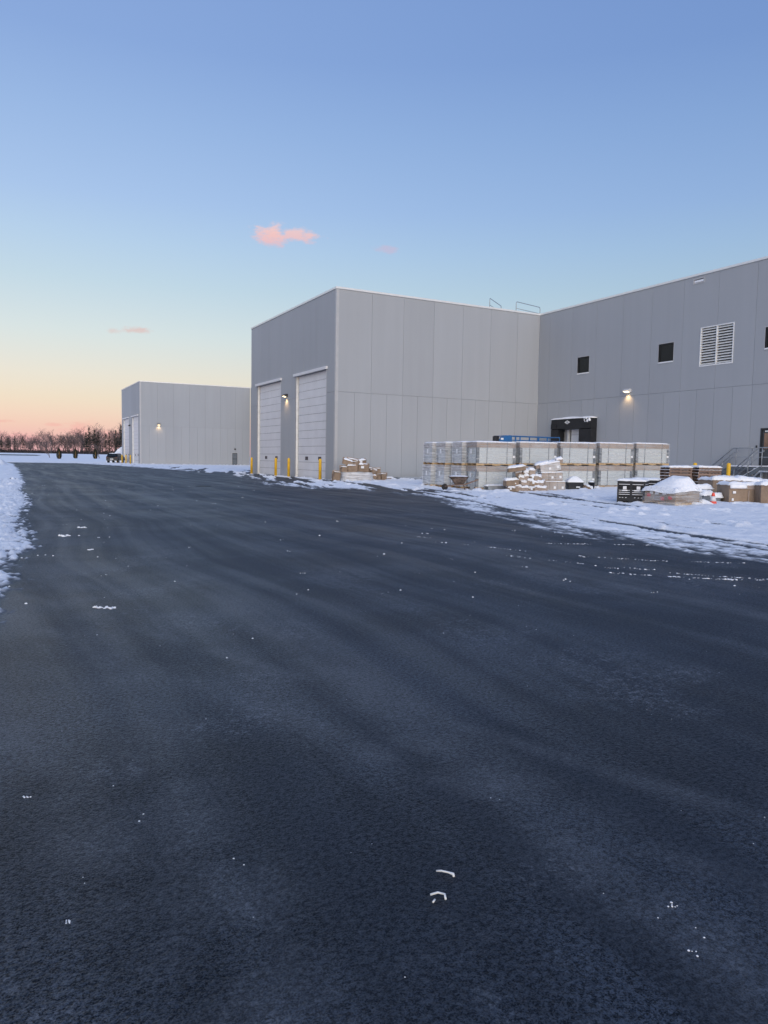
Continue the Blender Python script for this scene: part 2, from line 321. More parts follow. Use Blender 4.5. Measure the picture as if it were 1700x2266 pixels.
# ------------------------------------------------------------------ mesh helpers
class MB:
    def __init__(s): s.v = []; s.f = []
    def add(s, vs, fs):
        o = len(s.v); s.v += [tuple(v) for v in vs]; s.f += [tuple(i + o for i in f) for f in fs]; return s
    def box(s, x0, x1, y0, y1, z0, z1, mat=None):
        vs = [(x, y, z) for z in (z0, z1) for y in (y0, y1) for x in (x0, x1)]
        if mat is not None: vs = [tuple(mat @ Vector(v)) for v in vs]
        return s.add(vs, [(0, 2, 3, 1), (4, 5, 7, 6), (0, 1, 5, 4), (2, 6, 7, 3), (0, 4, 6, 2), (1, 3, 7, 5)])
    def rbox(s, x0, x1, y0, y1, z0, z1, r=0.02):
        """box with all vertical and top edges chamfered"""
        def ring(x0, x1, y0, y1, z):
            return [(x0 + r, y0, z), (x1 - r, y0, z), (x1, y0 + r, z), (x1, y1 - r, z), (x1 - r, y1, z), (x0 + r, y1, z), (x0, y1 - r, z), (x0, y0 + r, z)]
        vs = ring(x0, x1, y0, y1, z0) + ring(x0, x1, y0, y1, z1 - r) + ring(x0 + r, x1 - r, y0 + r, y1 - r, z1)
        fs = [tuple(range(7, -1, -1)), tuple(range(16, 24))]
        for k in (0, 8):
            for i in range(8): fs.append((k + i, k + (i + 1) % 8, k + 8 + (i + 1) % 8, k + 8 + i))
        return s.add(vs, fs)
    def tube(s, pts, rad, n=8, cap=True):
        pts = [Vector(p) for p in pts]; rads = rad if isinstance(rad, (list, tuple)) else [rad] * len(pts)
        o = len(s.v); prev = None
        for i, p in enumerate(pts):
            d = (pts[min(i + 1, len(pts) - 1)] - pts[max(i - 1, 0)]).normalized()
            a = Vector((0, 0, 1)) if abs(d.z) < 0.9 else Vector((1, 0, 0))
            if prev is not None: a = prev
            u = (a - d * a.dot(d)).normalized(); w = d.cross(u); prev = u
            for k in range(n):
                th = 2 * math.pi * k / n
                s.v.append(tuple(p + (u * math.cos(th) + w * math.sin(th)) * rads[i]))
        for i in range(len(pts) - 1):
            for k in range(n):
                s.f.append((o + i * n + k, o + i * n + (k + 1) % n, o + (i + 1) * n + (k + 1) % n, o + (i + 1) * n + k))
        if cap:
            s.f.append(tuple(o + k for k in range(n - 1, -1, -1))); s.f.append(tuple(o + (len(pts) - 1) * n + k for k in range(n)))
        return s
    def lathe(s, prof, n=16, c=(0, 0, 0)):
        o = len(s.v)
        for r_, z in prof:
            for k in range(n):
                th = 2 * math.pi * k / n; s.v.append((c[0] + r_ * math.cos(th), c[1] + r_ * math.sin(th), c[2] + z))
        for i in range(len(prof) - 1):
            for k in range(n): s.f.append((o + i * n + k, o + i * n + (k + 1) % n, o + (i + 1) * n + (k + 1) % n, o + (i + 1) * n + k))
        s.f.append(tuple(o + k for k in range(n - 1, -1, -1))); s.f.append(tuple(o + (len(prof) - 1) * n + k for k in range(n)))
        return s
    def prism(s, poly, z0, z1, mat=None):
        n = len(poly); vs = [(x, y, z0) for x, y in poly] + [(x, y, z1) for x, y in poly]
        if mat is not None: vs = [tuple(mat @ Vector(v)) for v in vs]
        return s.add(vs, [tuple(range(n - 1, -1, -1)), tuple(range(n, 2 * n))] + [(i, (i + 1) % n, n + (i + 1) % n, n + i) for i in range(n)])
    def mesh(s, name, mat, smooth=False):
        me = bpy.data.meshes.new(name); me.from_pydata(s.v, [], s.f); me.update()
        if mat: me.materials.append(MAT[mat])
        if smooth: me.polygons.foreach_set('use_smooth', [True] * len(me.polygons))
        return me
    def build(s, name, mat, parent=None, smooth=False, loc=None, rot=None):
        return obj(name, s.mesh(name, mat, smooth), parent, loc, rot)
def obj(name, me, parent=None, loc=None, rot=None):
    o = bpy.data.objects.new(name, me); COL.objects.link(o)
    if parent: o.parent = parent
    if loc is not None: o.location = loc
    if rot is not None: o.rotation_euler = rot
    return o
def tag(o, label=None, cat=None, group=None, kind=None):
    if label: o['label'] = label
    if cat: o['category'] = cat
    if group: o['group'] = group
    if kind: o['kind'] = kind
    return o
def thing(name, label, cat, loc=(0, 0, 0), rot=(0, 0, 0), group=None):
    o = bpy.data.objects.new(name, None); COL.objects.link(o); o.empty_display_size = 0.2
    o.location = loc; o.rotation_euler = rot if not isinstance(rot, (int, float)) else (0, 0, rot)
    return tag(o, label, cat, group)
def copy_tree(o, parent=None):
    c = o.copy(); COL.objects.link(c); c.parent = parent
    for ch in list(o.children): copy_tree(ch, c)
    return c
def cap(w, d, th, seed, nx=12, ny=10, over=0.03, lump=0.5):
    """mesh data of a rounded, uneven layer of snow that lies on a w x d surface (origin: surface centre)"""
    rs = np.random.RandomState(seed); b = MB()
    ph = rs.rand(6) * 6.28
    top = []
    for j in range(ny + 1):
        for i in range(nx + 1):
            u = i / nx * 2 - 1; v = j / ny * 2 - 1
            e = max(0.0, 1 - max(abs(u), abs(v)) ** 6) ** 0.5
            q = 1 + lump * 0.5 * (math.sin(2.1 * u + ph[0]) * math.sin(1.7 * v + ph[1]) + 0.6 * math.sin(5 * u + ph[2]) * math.sin(4 * v + ph[3])) + lump * 0.25 * (rs.rand() - 0.5)
            wob = 1 + 0.04 * math.sin(6 * u + ph[4]) + 0.04 * math.sin(5 * v + ph[5])
            top.append((u * (w / 2 + over * wob), v * (d / 2 + over * wob), 0.004 + th * e * max(q, 0.15)))
    fs = [(j * (nx + 1) + i, j * (nx + 1) + i + 1, (j + 1) * (nx + 1) + i + 1, (j + 1) * (nx + 1) + i) for j in range(ny) for i in range(nx)]
    b.add(top, fs)
    o = len(b.v); bot = [(x, y, 0.003) for x, y, z in top]
    idx = [i for i in range(nx + 1)] + [j * (nx + 1) + nx for j in range(1, ny + 1)] + [ny * (nx + 1) + i for i in range(nx - 1, -1, -1)] + [j * (nx + 1) for j in range(ny - 1, 0, -1)]
    low = []
    for k in idx:
        b.v.append((top[k][0] * 0.995, top[k][1] * 0.995, -0.02 - 0.03 * rs.rand() * min(1, th * 8))); low.append(len(b.v) - 1)
    for k in range(len(idx)):
        a, c = idx[k], idx[(k + 1) % len(idx)]; b.f.append((c, a, low[k], low[(k + 1) % len(idx)]))
    return b

# ------------------------------------------------------------------ numpy noise
def _h(ix, iy, seed):
    n = (ix.astype(np.int64) * 374761393 + iy.astype(np.int64) * 668265263 + seed * 1442695041) & 0x7fffffff
    n = ((n ^ (n >> 13)) * 1274126177) & 0x7fffffff
    return ((n ^ (n >> 16)) & 0xffff) / 65535.0
def vnoise(x, y, seed=0):
    ix = np.floor(x); iy = np.floor(y); fx = x - ix; fy = y - iy
    fx = fx * fx * fx * (fx * (fx * 6 - 15) + 10); fy = fy * fy * fy * (fy * (fy * 6 - 15) + 10)
    a = _h(ix, iy, seed); b = _h(ix + 1, iy, seed); c = _h(ix, iy + 1, seed); d = _h(ix + 1, iy + 1, seed)
    return (a + (b - a) * fx) * (1 - fy) + (c + (d - c) * fx) * fy
def fbm(x, y, seed=0, oct=4, gain=0.5):
    s = 0.0; a = 1.0; t_ = 0.0
    for k in range(oct):
        s = s + a * vnoise(x * 2 ** k + 17.3 * k, y * 2 ** k - 9.1 * k, seed + k * 13); t_ += a; a *= gain
    return s / t_
def smooth(a, lo, hi):
    u = np.clip((a - lo) / (hi - lo), 0, 1); return u * u * (3 - 2 * u)

# ------------------------------------------------------------------ terrain
def gz(x, y):
    """ground height: the yard climbs gently to the docks, the lawn rises to the far wood"""
    x = np.asarray(x, float); y = np.asarray(y, float)
    yard = 0.0158 * np.clip(x, 0, 20) * (1 - smooth(y, 20, 60))
    far = 1.45 * smooth(y, 105, 300)
    return yard + far
def gzf(x, y): return float(gz(x, y))
def grid_sheet(name, xs, ys, zf, mat, keep=None, smooth_=True):
    xs = np.asarray(xs); ys = np.asarray(ys); XX, YY = np.meshgrid(xs, ys); ZZ = zf(XX, YY)
    nx, ny = len(xs), len(ys)
    co = np.stack([XX, YY, ZZ], -1).reshape(-1, 3)
    i = np.arange(nx - 1); j = np.arange(ny - 1); I, J = np.meshgrid(i, j); a = (J * nx + I).ravel()
    q = np.stack([a, a + 1, a + nx + 1, a + nx], 1)
    if keep is not None:
        k = keep(XX, YY, ZZ).ravel(); q = q[k[q].any(1)]
        used = np.unique(q); remap = np.full(len(co), -1); remap[used] = np.arange(len(used)); co = co[used]; q = remap[q]
    me = bpy.data.meshes.new(name); me.vertices.add(len(co)); me.vertices.foreach_set('co', co.ravel())
    me.loops.add(q.size); me.loops.foreach_set('vertex_index', q.ravel().astype(np.int32))
    me.polygons.add(len(q)); me.polygons.foreach_set('loop_start', np.arange(0, q.size, 4, dtype=np.int32))
    me.update(calc_edges=True); me.validate()
    me.materials.append(MAT[mat])
    if smooth_: me.polygons.foreach_set('use_smooth', [True] * len(me.polygons))
    if mat == 'snow_ground':
        at = me.attributes.new('thick', 'FLOAT', 'POINT'); at.data.foreach_set('value', (co[:, 2] - gz(co[:, 0], co[:, 1])).astype(np.float32))
    return obj(name, me)

# clear asphalt lies between these two lines (x as a function of y)
RY = [-400, -60, -38.9, -37.2, -34.9, -33.5, -30.3, -25.9, -20.3, -17, -14.6, -9.2, -2, 4.5, 14.4, 32, 47.6, 64.8, 76, 80.7, 82, 83.5]
RX = [-9.1, -9.1, -9.08, -9.0, -8.7, -9.0, -8.0, -6.5, -4.6, -5.0, -6.0, -6.7, -5.6, -4.4, -3.7, -3.5, -5.0, -6.6, -8.6, -11.5, -15.5, -19.0]
LY = [-400, -60, -50, -42, -38.5, -36, -34.4, -33.6, -28, -21, -13, -4.4, 30, 64, 80, 84]
LX = [-24, -23, -22.4, -21.35, -20.82, -20.62, -20.5, -20.2, -20.3, -19.92, -19.9, -19.45, -19.0, -18.75, -19.4, -19.0]
def snow_side(x, y):
    xr = np.interp(y, RY, RX); xl = np.interp(y, LY, LX)
    s = np.maximum(x - xr, xl - x)
    return np.maximum(s, (y - 82.2) * 1.0)
MOUNDS = [(-20.9, 52.5, 1.9, 0.9), (-22.6, 47.0, 2.5, 0.9), (-0.2, 98.3, 3.0, 2.55), (3.5, 99.5, 4.0, 2.6), (-23, 60, 3, 1.6)]   # ploughed heaps
def snow_h(x, y):
    """height of the snow surface over the paving; negative = bare"""
    s = snow_side(x, y)
    right = x > -15
    # direction along which vehicles dragged the snow
    a = np.where(right, R(16), R(-70)); ca, sa = np.cos(a), np.sin(a)
    fq = np.where(right, 1.0, 2.6)
    u = x * ca - y * sa; v = x * sa + y * ca
    st = fbm(u * 2.2 * fq, v * 0.28 * fq, 3, 5, 0.55) - 0.5
    st2 = fbm(x * 5.5 * fq, y * 2.2 * fq, 8, 4, 0.6) - 0.5
    st3 = fbm(x * 13, y * 5, 15, 3, 0.6) - 0.5
    lo = fbm(x * 0.22, y * 0.22, 21, 3) - 0.5
    fine = fbm(x * 3.1, y * 3.1, 31, 4, 0.6) - 0.5
    edge = np.where(right, 1.0, 0.22)
    e = s + np.where(right, 0.55, 0.0) + edge * (2.8 * st + 1.3 * st2 + 1.0 * st3 + np.where(right, 1.4, 1.0) * lo)
    h = 0.050 * np.clip(e / (edge * 2.0), -1, 1.0) + 0.035 * np.clip((s - 4) / 5, 0, 1)
    h = h + 0.075 * fine * smooth(e, 0.0, 2.5 * edge) + 0.055 * st2 * smooth(e, 0.0, 1.5 * edge) + np.where(right, 0.035, 0.10) * st3 * smooth(e, -0.4 * edge, 0.6 * edge) + np.where(right, 0.0, 0.07) * st2 * smooth(e, 0, 0.5)
    # clods thrown up here and there
    cl_ = vnoise(x * 1.1, y * 1.1, 71) * vnoise(x * 3.3, y * 3.3, 72)
    h = h + 0.09 * smooth(cl_, 0.50, 0.75) * smooth(s, 0.5 * edge, 2 * edge)
    # wheel ruts worn back to dark slush in the yard and along the doors
    rut = fbm(u * 1.3 + 5, v * 0.10, 47, 4, 0.6)
    belt = smooth(s, 0.2, 1.0) * (1 - smooth(s, 3.5, 10)) * right
    h = h - belt * 0.15 * smooth(rut + 0.12 * st2, 0.56, 0.66)
    doorzone = smooth(x, -7, -5.5) * (1 - smooth(x, -2.1, -0.9)) * (smooth(y, -7, -2) * (1 - smooth(y, 17, 30)))
    h = h - doorzone * 0.17 * smooth(fbm(u * 1.8, v * 0.16, 61, 4) + 0.1 * np.sin(u * 5), 0.40, 0.58)
    patch = np.exp(-(((x + 3.6) / 2.3) ** 2 + ((y + 15.5) / 2.4) ** 2))
    h = h - 0.16 * patch * smooth(st + st2 * 0.7, -0.35, 0.15)
    for mx, my, r, t_ in MOUNDS:
        d = np.sqrt((x - mx) ** 2 + (y - my) ** 2)
        h = h + t_ * np.clip(1 - (d / (r * (0.9 + 0.7 * (fbm(x * 0.6, y * 0.6, 77, 3) - 0.5)))) ** 1.7, 0, 1) * (0.72 + 0.5 * fbm(x * 1.2, y * 1.2, 5, 4))
    return h

# the ground to the horizon, the asphalt of the yard on it, the snow on that
def far_axis(lo, hi, n): return np.linspace(lo, hi, n)
xs = np.concatenate([[-4000, -2000, -900, -400, -200], np.linspace(-120, 140, 53), [200, 400, 900, 2000, 4000]])
ys = np.concatenate([[-1500, -600, -250, -120], np.linspace(-90, 340, 87), [420, 600, 1000, 2000, 5000]])
tag(grid_sheet('ground', xs, ys, lambda x, y: gz(x, y) - 0.03, 'snow'), 'snow covered ground running out to the far wood', None, None, 'structure')
tag(grid_sheet('asphalt_yard', np.linspace(-40, 30, 71), np.linspace(-90, 86, 89), lambda x, y: gz(x, y), 'asphalt'), 'dark wet asphalt of the yard and drive', None, None, 'structure')
def sheet(name, x0, x1, y0, y1, dx, dy, label):
    o = grid_sheet(name, np.arange(x0, x1 + dx * 0.5, dx), np.arange(y0, y1 + dy * 0.5, dy), lambda x, y: gz(x, y) + snow_h(x, y), 'snow_ground',
                   keep=lambda x, y, z: z - gz(x, y) > -0.012)
    return tag(o, label, None, None, 'stuff')
sheet('snow_cover', -13.0, 17.6, -48, -0.3, 0.075, 0.10, 'trampled snow over the yard around the stacked pallets')
sheet('snow_cover', -8.0, -0.05, -0.3, 22, 0.075, 0.12, 'thin snow and slush in front of the near bay doors')
sheet('snow_verge', -27.0, -18.5, -50, 0, 0.05, 0.10, 'ragged ploughed snow along the edge of the asphalt')
sheet('snow_verge', -60.0, -17.5, 0, 105, 0.25, 0.35, 'snow bank running beside the drive to the lawn')
sheet('snow_cover', -14.0, 18.0, 22, 106, 0.2, 0.3, 'snow apron in front of the far bay')
sheet('snow_lawn', -17.5, -14.0, 60, 106, 0.2, 0.3, 'snow at the far end of the asphalt')

# ------------------------------------------------------------------ buildings
H, S_ = 13.10, 6.135
class Wall:
    """a wall plane: a runs along it, d outwards, z up"""
    def __init__(s, o, u, n, parent): s.o = Vector(o); s.u = Vector(u); s.n = Vector(n); s.p = parent
    def P(s, a, d, z): return tuple(s.o + s.u * a + s.n * d + Vector((0, 0, z)))
    def boxv(s, mb, a0, a1, d0, d1, z0, z1):
        vs = [s.P(a, d, z) for z in (z0, z1) for d in (d0, d1) for a in (a0, a1)]
        return mb.add(vs, [(0, 2, 3, 1), (4, 5, 7, 6), (0, 1, 5, 4), (2, 6, 7, 3), (0, 4, 6, 2), (1, 3, 7, 5)])
    def box(s, name, mat, a0, a1, d0, d1, z0, z1, parent=None):
        return s.boxv(MB(), a0, a1, d0, d1, z0, z1).build(name, mat, parent or s.p)
def cut(rect, holes):
    """rectangle minus holes as a list of rectangles"""
    a0, a1, z0, z1 = rect; hs = [h for h in holes if h[0] < a1 and h[1] > a0 and h[2] < z1 and h[3] > z0]
    if not hs: return [rect]
    A = sorted({a0, a1, *[min(max(v, a0), a1) for h in hs for v in h[:2]]}); Zs = sorted({z0, z1, *[min(max(v, z0), z1) for h in hs for v in h[2:]]})
    out = []
    for i in range(len(A) - 1):
        for j in range(len(Zs) - 1):
            ca, cz = (A[i] + A[i + 1]) / 2, (Zs[j] + Zs[j + 1]) / 2
            if not any(h[0] < ca < h[1] and h[2] < cz < h[3] for h in hs): out.append((A[i], A[i + 1], Zs[j], Zs[j + 1]))
    return out
def clad(w, a_start, a_end, up_seams, low_seams, holes, zb=-0.4, ztop=H, gap=0.007):
    """insulated wall panels in front of a dark core; face of the panels at d = 0"""
    core = MB()
    for r in cut((a_start + 0.02, a_end - 0.02, zb, ztop - 0.03), holes): w.boxv(core, r[0], r[1], -0.34, -0.055, r[2], r[3])
    core.build('wall_core', 'core', w.p)
    for seams, z0, z1 in ((up_seams, S_ + gap, ztop), (low_seams, zb, S_ - gap)):
        e = [a_start] + [q for q in seams if a_start + 0.05 < q < a_end - 0.05] + [a_end]
        for k in range(len(e) - 1):
            g0 = gap if k > 0 else 0; g1 = gap if k < len(e) - 2 else 0
            rects = cut((e[k] + g0, e[k + 1] - g1, z0, z1), holes)
            if not rects: continue
            # pieces that touch stay one panel; an opening right through leaves two panels
            groups = []
            for r in rects:
                hit = [g for g in groups if any(r[0] <= q[1] + 1e-6 and r[1] >= q[0] - 1e-6 and r[2] <= q[3] + 1e-6 and r[3] >= q[2] - 1e-6 and (min(r[1], q[1]) - max(r[0], q[0]) > 1e-3 or min(r[3], q[3]) - max(r[2], q[2]) > 1e-3) for q in g)]
                new = [r] + [q for g in hit for q in g]; groups = [g for g in groups if g not in hit] + [new]
            for g in groups:
                mb = MB()
                for r in g: w.boxv(mb, r[0], r[1], -0.05, 0.0, r[2], r[3])
                mb.build('wall_panel', 'panel', w.p)
def wall_lamp(w, a, z, lit, parent=None, white=False):
    """wall pack: sloping hood and an angled lens under it"""
    mb = MB(); pr = [(0.0, 0.10), (0.0, -0.12), (0.10, -0.13), (0.34, -0.04), (0.36, 0.0), (0.12, 0.12)]
    vs = [w.P(a + s * 0.24, d + 0.002, z + q) for s in (-1, 1) for d, q in pr]; n = len(pr)
    mb.add(vs, [tuple(range(n)), tuple(range(2 * n - 1, n - 1, -1))] + [(i, n + i, n + (i + 1) % n, (i + 1) % n) for i in range(n)])
    lamp = mb.build('wall_lamp', 'lamp_white' if white else 'lamp_housing', parent or w.p)
    l = MB(); vs = [w.P(a + s * 0.2, d, z + q) for s in (-1, 1) for d, q in ((0.12, -0.132), (0.32, -0.058), (0.32, -0.078), (0.12, -0.152))]
    l.add(vs, [(0, 1, 2, 3), (7, 6, 5, 4), (0, 4, 5, 1), (1, 5, 6, 2), (2, 6, 7, 3), (3, 7, 4, 0)])
    l.build('lens', 'lens_lit' if lit else 'dark_grey', lamp)
    if lit:
        L = bpy.data.lights.new('lamp_light', 'SPOT'); L.energy = 60; L.color = (1.0, 0.62, 0.26); L.spot_size = R(120); L.spot_blend = 0.9; L.shadow_soft_size = 0.08
        lo = bpy.data.objects.new('lamp_light', L); COL.objects.link(lo); lo.parent = lamp
        lo.location = w.P(a, 0.20, z - 0.20); lo.rotation_euler = (Vector((0, 0, 1)) + w.n * 0.05).to_track_quat('Z', 'Y').to_euler()
    return lamp
def overhead_door(w, a0, a1, z1, near):
    """tall sectional door in a recess, with two small panes, header flashing and side track"""
    rec = -0.20
    door = MB(); w.boxv(door, a0, a1, rec - 0.10, rec - 0.05, -0.1, z1); dr = door.build('overhead_door', 'dark_grey', w.p)
    n = 13; hh = z1 / n
    for k in range(n):
        panes = [(a0 + 1.25, a0 + 1.80), (a1 - 2.2, a1 - 1.65)] if k == 2 else []
        mb = MB()
        for r in cut((a0 + 0.16, a1 - 0.16, k * hh + 0.008, (k + 1) * hh - 0.012), [(p0, p1, 1.36, 1.62) for p0, p1 in panes]): w.boxv(mb, r[0], r[1], rec - 0.05, rec, r[2], r[3])
        sec = mb.build('door_section', 'door_white', dr)
        for p0, p1 in panes:
            f = MB()
            for r in cut((p0, p1, 1.36, 1.62), [(p0 + 0.07, p1 - 0.07, 1.42, 1.56)]): w.boxv(f, r[0], r[1], rec - 0.03, rec + 0.012, r[2], r[3])
            f.build('pane_frame', 'dark_frame', dr)
            w.box('pane', 'glass_dark', p0 + 0.07, p1 - 0.07, rec - 0.03, rec - 0.015, 1.42, 1.56, dr)
    for aa, s in ((a0, 1), (a1, -1)):
        b0, b1 = sorted((aa + s * 0.02, aa + s * 0.07)); w.box('door_track', 'white_pvc', b0, b1, rec - 0.02, -0.02, 0.0, z1, dr)
    w.box('header_flashing', 'door_white', a0 - 0.22, a1 + 0.22, 0.003, 0.16, z1 + 0.0, z1 + 0.20)
    for aa, s in ((a0, -1), (a1, 1)):
        b0, b1 = sorted((aa, aa + s * 0.09)); w.box('door_jamb', 'trim', b0, b1, -0.22, 0.006, -0.05, z1)
def coping(w, a0, a1, ext=0.0):
    w.box('coping', 'coping', a0, a1, -0.42, 0.045, H + 0.004, H + 0.135)
def bay(x0, y0, label, side_len, far):
    T = thing('warehouse_bay', label, 'building', (x0, y0, 0))
    fr = Wall((0, 0, 0), (0, 1, 0), (-1, 0, 0), T); sd_ = Wall((0, 0, 0), (1, 0, 0), (0, -1, 0), T)
    L = 18.95
    d1, d2 = (1.60, 7.62), (11.02, 17.15); zt = 7.80
    holes = [(d1[0], d1[1], -1, zt), (d2[0], d2[1], -1, zt)]
    ups = [0.95 + 2.54 * k for k in range(8)]; lows = [0.95 + 1.27 * k for k in range(16)]
    clad(fr, 0.20, L, ups, lows, holes)
    overhead_door(fr, *d1, zt, True); overhead_door(fr, *d2, zt, False)
    wall_lamp(fr, 9.6, 6.50, not far)
    sholes = [(14.9, 15.95, -1, 2.15)] if far else []
    clad(sd_, 0.20, side_len, [0.2 + 2.55 * k for k in range(1, 8)], [0.2 + 1.275 * k for k in range(1, 15)], sholes)
    # corner trim folded round the corner, roof edge and roof
    c = MB(); c.prism([(-0.012, -0.012), (0.20, -0.012), (0.20, 0.05), (0.05, 0.05), (0.05, 0.20), (-0.012, 0.20)], -0.4, H); c.build('corner_trim', 'trim', T)
    fr.box('coping', 'coping', -0.05, L + 0.05, -0.42, 0.05, H + 0.004, H + 0.14)
    sd_.box('coping', 'coping', -0.046, side_len, -0.42, 0.054, H + 0.006, H + 0.143)
    r = MB(); r.box(0.34, side_len, 0.34, L - 0.02, H - 0.45, H - 0.25); r.build('roof', 'snow', T)
    back = Wall((side_len, L, 0), (-1, 0, 0), (0, 1, 0), T); back.box('wall_core', 'panel', 0.0, side_len - 0.02, -0.2, 0.0, -0.4, H)
    if far:
        dr = sd_.box('door', 'dark_grey', 14.98, 15.87, -0.10, -0.05, 0.0, 2.08)
        fm = MB()
        for q in cut((14.9, 15.95, 0, 2.15), [(14.98, 15.87, -1, 2.08)]): sd_.boxv(fm, q[0], q[1], -0.12, 0.02, q[2], q[3])
        fm.build('frame', 'trim', dr)
        sd_.box('door_panel', 'steel_grey', 15.06, 15.79, -0.05, -0.035, 1.15, 1.95, dr)
        sd_.box('door_panel', 'steel_grey', 15.06, 15.79, -0.05, -0.035, 0.2, 1.05, dr)
        h = MB(); h.tube([sd_.P(15.05, -0.05, 1.02), sd_.P(15.05, 0.03, 1.02), sd_.P(15.16, 0.03, 1.02)], 0.015, 6); h.build('handle', 'chrome', dr)
        b = sd_.box('door_lamp', 'lamp_housing', 15.33, 15.58, 0.002, 0.12, 2.62, 2.86)
        sd_.box('lens', 'dark_grey', 15.36, 15.55, 0.03, 0.11, 2.60, 2.618, b)
        wall_lamp(sd_, 2.9, 6.45, True)
    return T
bay(0, 0, 'tall grey panelled warehouse bay with two white overhead doors behind the snowy boxes', 17.68, False)
bay(-0.42, 75.4, 'distant grey panelled warehouse bay with a small dark door on its long wall', 18.05, True)

WX = 17.69
T = thing('warehouse_hall', 'long grey panelled warehouse wall with louvre vent, square windows and loading dock', 'building', (WX, 0, 0))
wa = Wall((0, 0, 0), (0, -1, 0), (-1, 0, 0), T)      # a = -y
wins = [(4.48, 5.69), (12.08, 13.29), (19.65, 20.86)]
holes = [(a, b, 8.09, 9.30) for a, b in wins] + [(15.30, 17.64, 7.52, 9.91), (14.55, 15.44, 12.63, 12.98), (3.0, 5.9, 1.45, 4.15), (19.68, 20.75, 1.50, 3.64)]
clad(wa, 0.0, 42.0, [1.26 + 2.535 * k for k in range(17)], [1.26 + 1.2675 * k for k in range(33)], holes)
wa.box('coping', 'coping', 0.0, 42.1, -0.42, 0.05, H + 0.008, H + 0.138)
wa.box('wall_core', 'panel', -75.3, -18.97, -0.3, 0.0, -0.4, H); wa.box('coping', 'coping', -75.3, -18.98, -0.42, 0.05, H + 0.008, H + 0.138)
r = MB(); r.box(0.42, 40, -42, 75, H - 0.4, H - 0.2); r.build('roof', 'snow', T)
eb = Wall((0, -42, 0), (1, 0, 0), (0, -1, 0), T); eb.box('wall_core', 'panel', 0.0, 40, -0.3, 0.0, -0.4, H)
for a, b in wins:
    fm = MB()
    for q in cut((a, b, 8.09, 9.30), [(a + 0.07, b - 0.07, 8.17, 9.23)]): wa.boxv(fm, q[0], q[1], -0.14, -0.05, q[2], q[3])
    wn = fm.build('window', 'dark_frame', T)
    wa.box('pane', 'glass_dark', a + 0.07, b - 0.07, -0.12, -0.105, 8.17, 9.23, wn)
    for s0, s1 in ((a - 0.04, a), (b, b + 0.04)): wa.box('window_trim', 'trim', s0, s1, -0.14, 0.008, 8.05, 9.34, wn)
    wa.box('window_trim', 'trim', a, b, -0.14, 0.008, 9.30, 9.34, wn)
    wa.box('sill', 'white_pvc', a - 0.0, b + 0.0, -0.14, 0.05, 8.05, 8.09, wn)
    wa.box('sill_snow', 'snow', a + 0.02, b - 0.02, -0.10, 0.03, 8.092, 8.13, wn)
# louvre vent: frame, middle post, blades
fm = MB()
for q in cut((15.30, 17.64, 7.52, 9.91), [(15.36, 17.58, 7.60, 9.85)]): wa.boxv(fm, q[0], q[1], -0.16, 0.03, q[2], q[3])
lv = fm.build('louvre_vent', 'white_pvc', T)
wa.box('backing', 'dark_grey', 15.36, 17.58, -0.20, -0.17, 7.60, 9.85, lv)
wa.box('middle_post', 'white_pvc', 16.44, 16.50, -0.15, 0.035, 7.60, 9.85, lv)
for k in range(14):
    z0 = 7.63 + k * 0.160
    for b0, b1 in ((15.37, 16.435), (16.505, 17.575)):
        mb = MB(); vs = [wa.P(a, d, z) for a in (b0, b1) for d, z in ((0.0, z0), (0.0, z0 + 0.032), (-0.13, z0 + 0.112), (-0.13, z0 + 0.080))]
        mb.add(vs, [(0, 1, 2, 3), (7, 6, 5, 4), (0, 4, 5, 1), (1, 5, 6, 2), (2, 6, 7, 3), (3, 7, 4, 0)]); mb.build('slat', 'white_pvc', lv)
# roof scupper
fm = MB()
for q in cut((14.55, 15.44, 12.63, 12.98), [(14.64, 15.35, 12.71, 12.91)]): wa.boxv(fm, q[0], q[1], -0.30, 0.03, q[2], q[3])
sc = fm.build('scupper', 'trim', T); wa.box('scupper_back', 'white_pvc', 14.64, 15.35, -0.30, -0.06, 12.71, 12.74, sc)
wa.box('scupper_snow', 'snow', 14.66, 15.33, -0.28, -0.01, 12.745, 12.86, sc)
wall_lamp(wa, 9.62, 6.50, True, None, True)
# loading dock: black foam shelter round a white sectional door
ds = thing('dock_shelter', 'black padded dock shelter with a white diamond emblem and snow on top', 'dock shelter', (WX, 0, 0))
wd = Wall((0, 0, 0), (0, -1, 0), (-1, 0, 0), ds)
mb = MB()
vs = [wd.P(a, d, z) for a in (2.42, 6.72) for d, z in ((0.004, 3.98), (0.45, 3.98), (0.62, 4.02), (0.55, 4.74), (0.004, 4.80))]
mb.add(vs, [(0, 1, 2, 3, 4), (9, 8, 7, 6, 5)] + [(i, 5 + i, 5 + (i + 1) % 5, (i + 1) % 5) for i in range(5)]); hp = mb.build('head_curtain', 'black_rubber', ds)
for a0, a1 in ((2.42, 3.28), (5.50, 6.72)):
    mb = MB(); wd.boxv(mb, a0, a1, 0.004, 0.58, 1.35, 3.975); pad = mb.build('side_pad', 'black_rubber', ds)
    for k in range(4): wd.box('pad_pleat', 'black_rubber', a0 + 0.06, a1 - 0.06, 0.58, 0.60, 1.6 + k * 0.58, 1.6 + k * 0.58 + 0.46, pad)
for a0, a1 in ((2.44, 3.05), (6.05, 6.70)):
    for k in range(3): wd.box('curtain_pleat', 'black_rubber', a0, a1, 0.60, 0.635, 4.03 + k * 0.13, 4.03 + k * 0.13 + 0.10, hp)
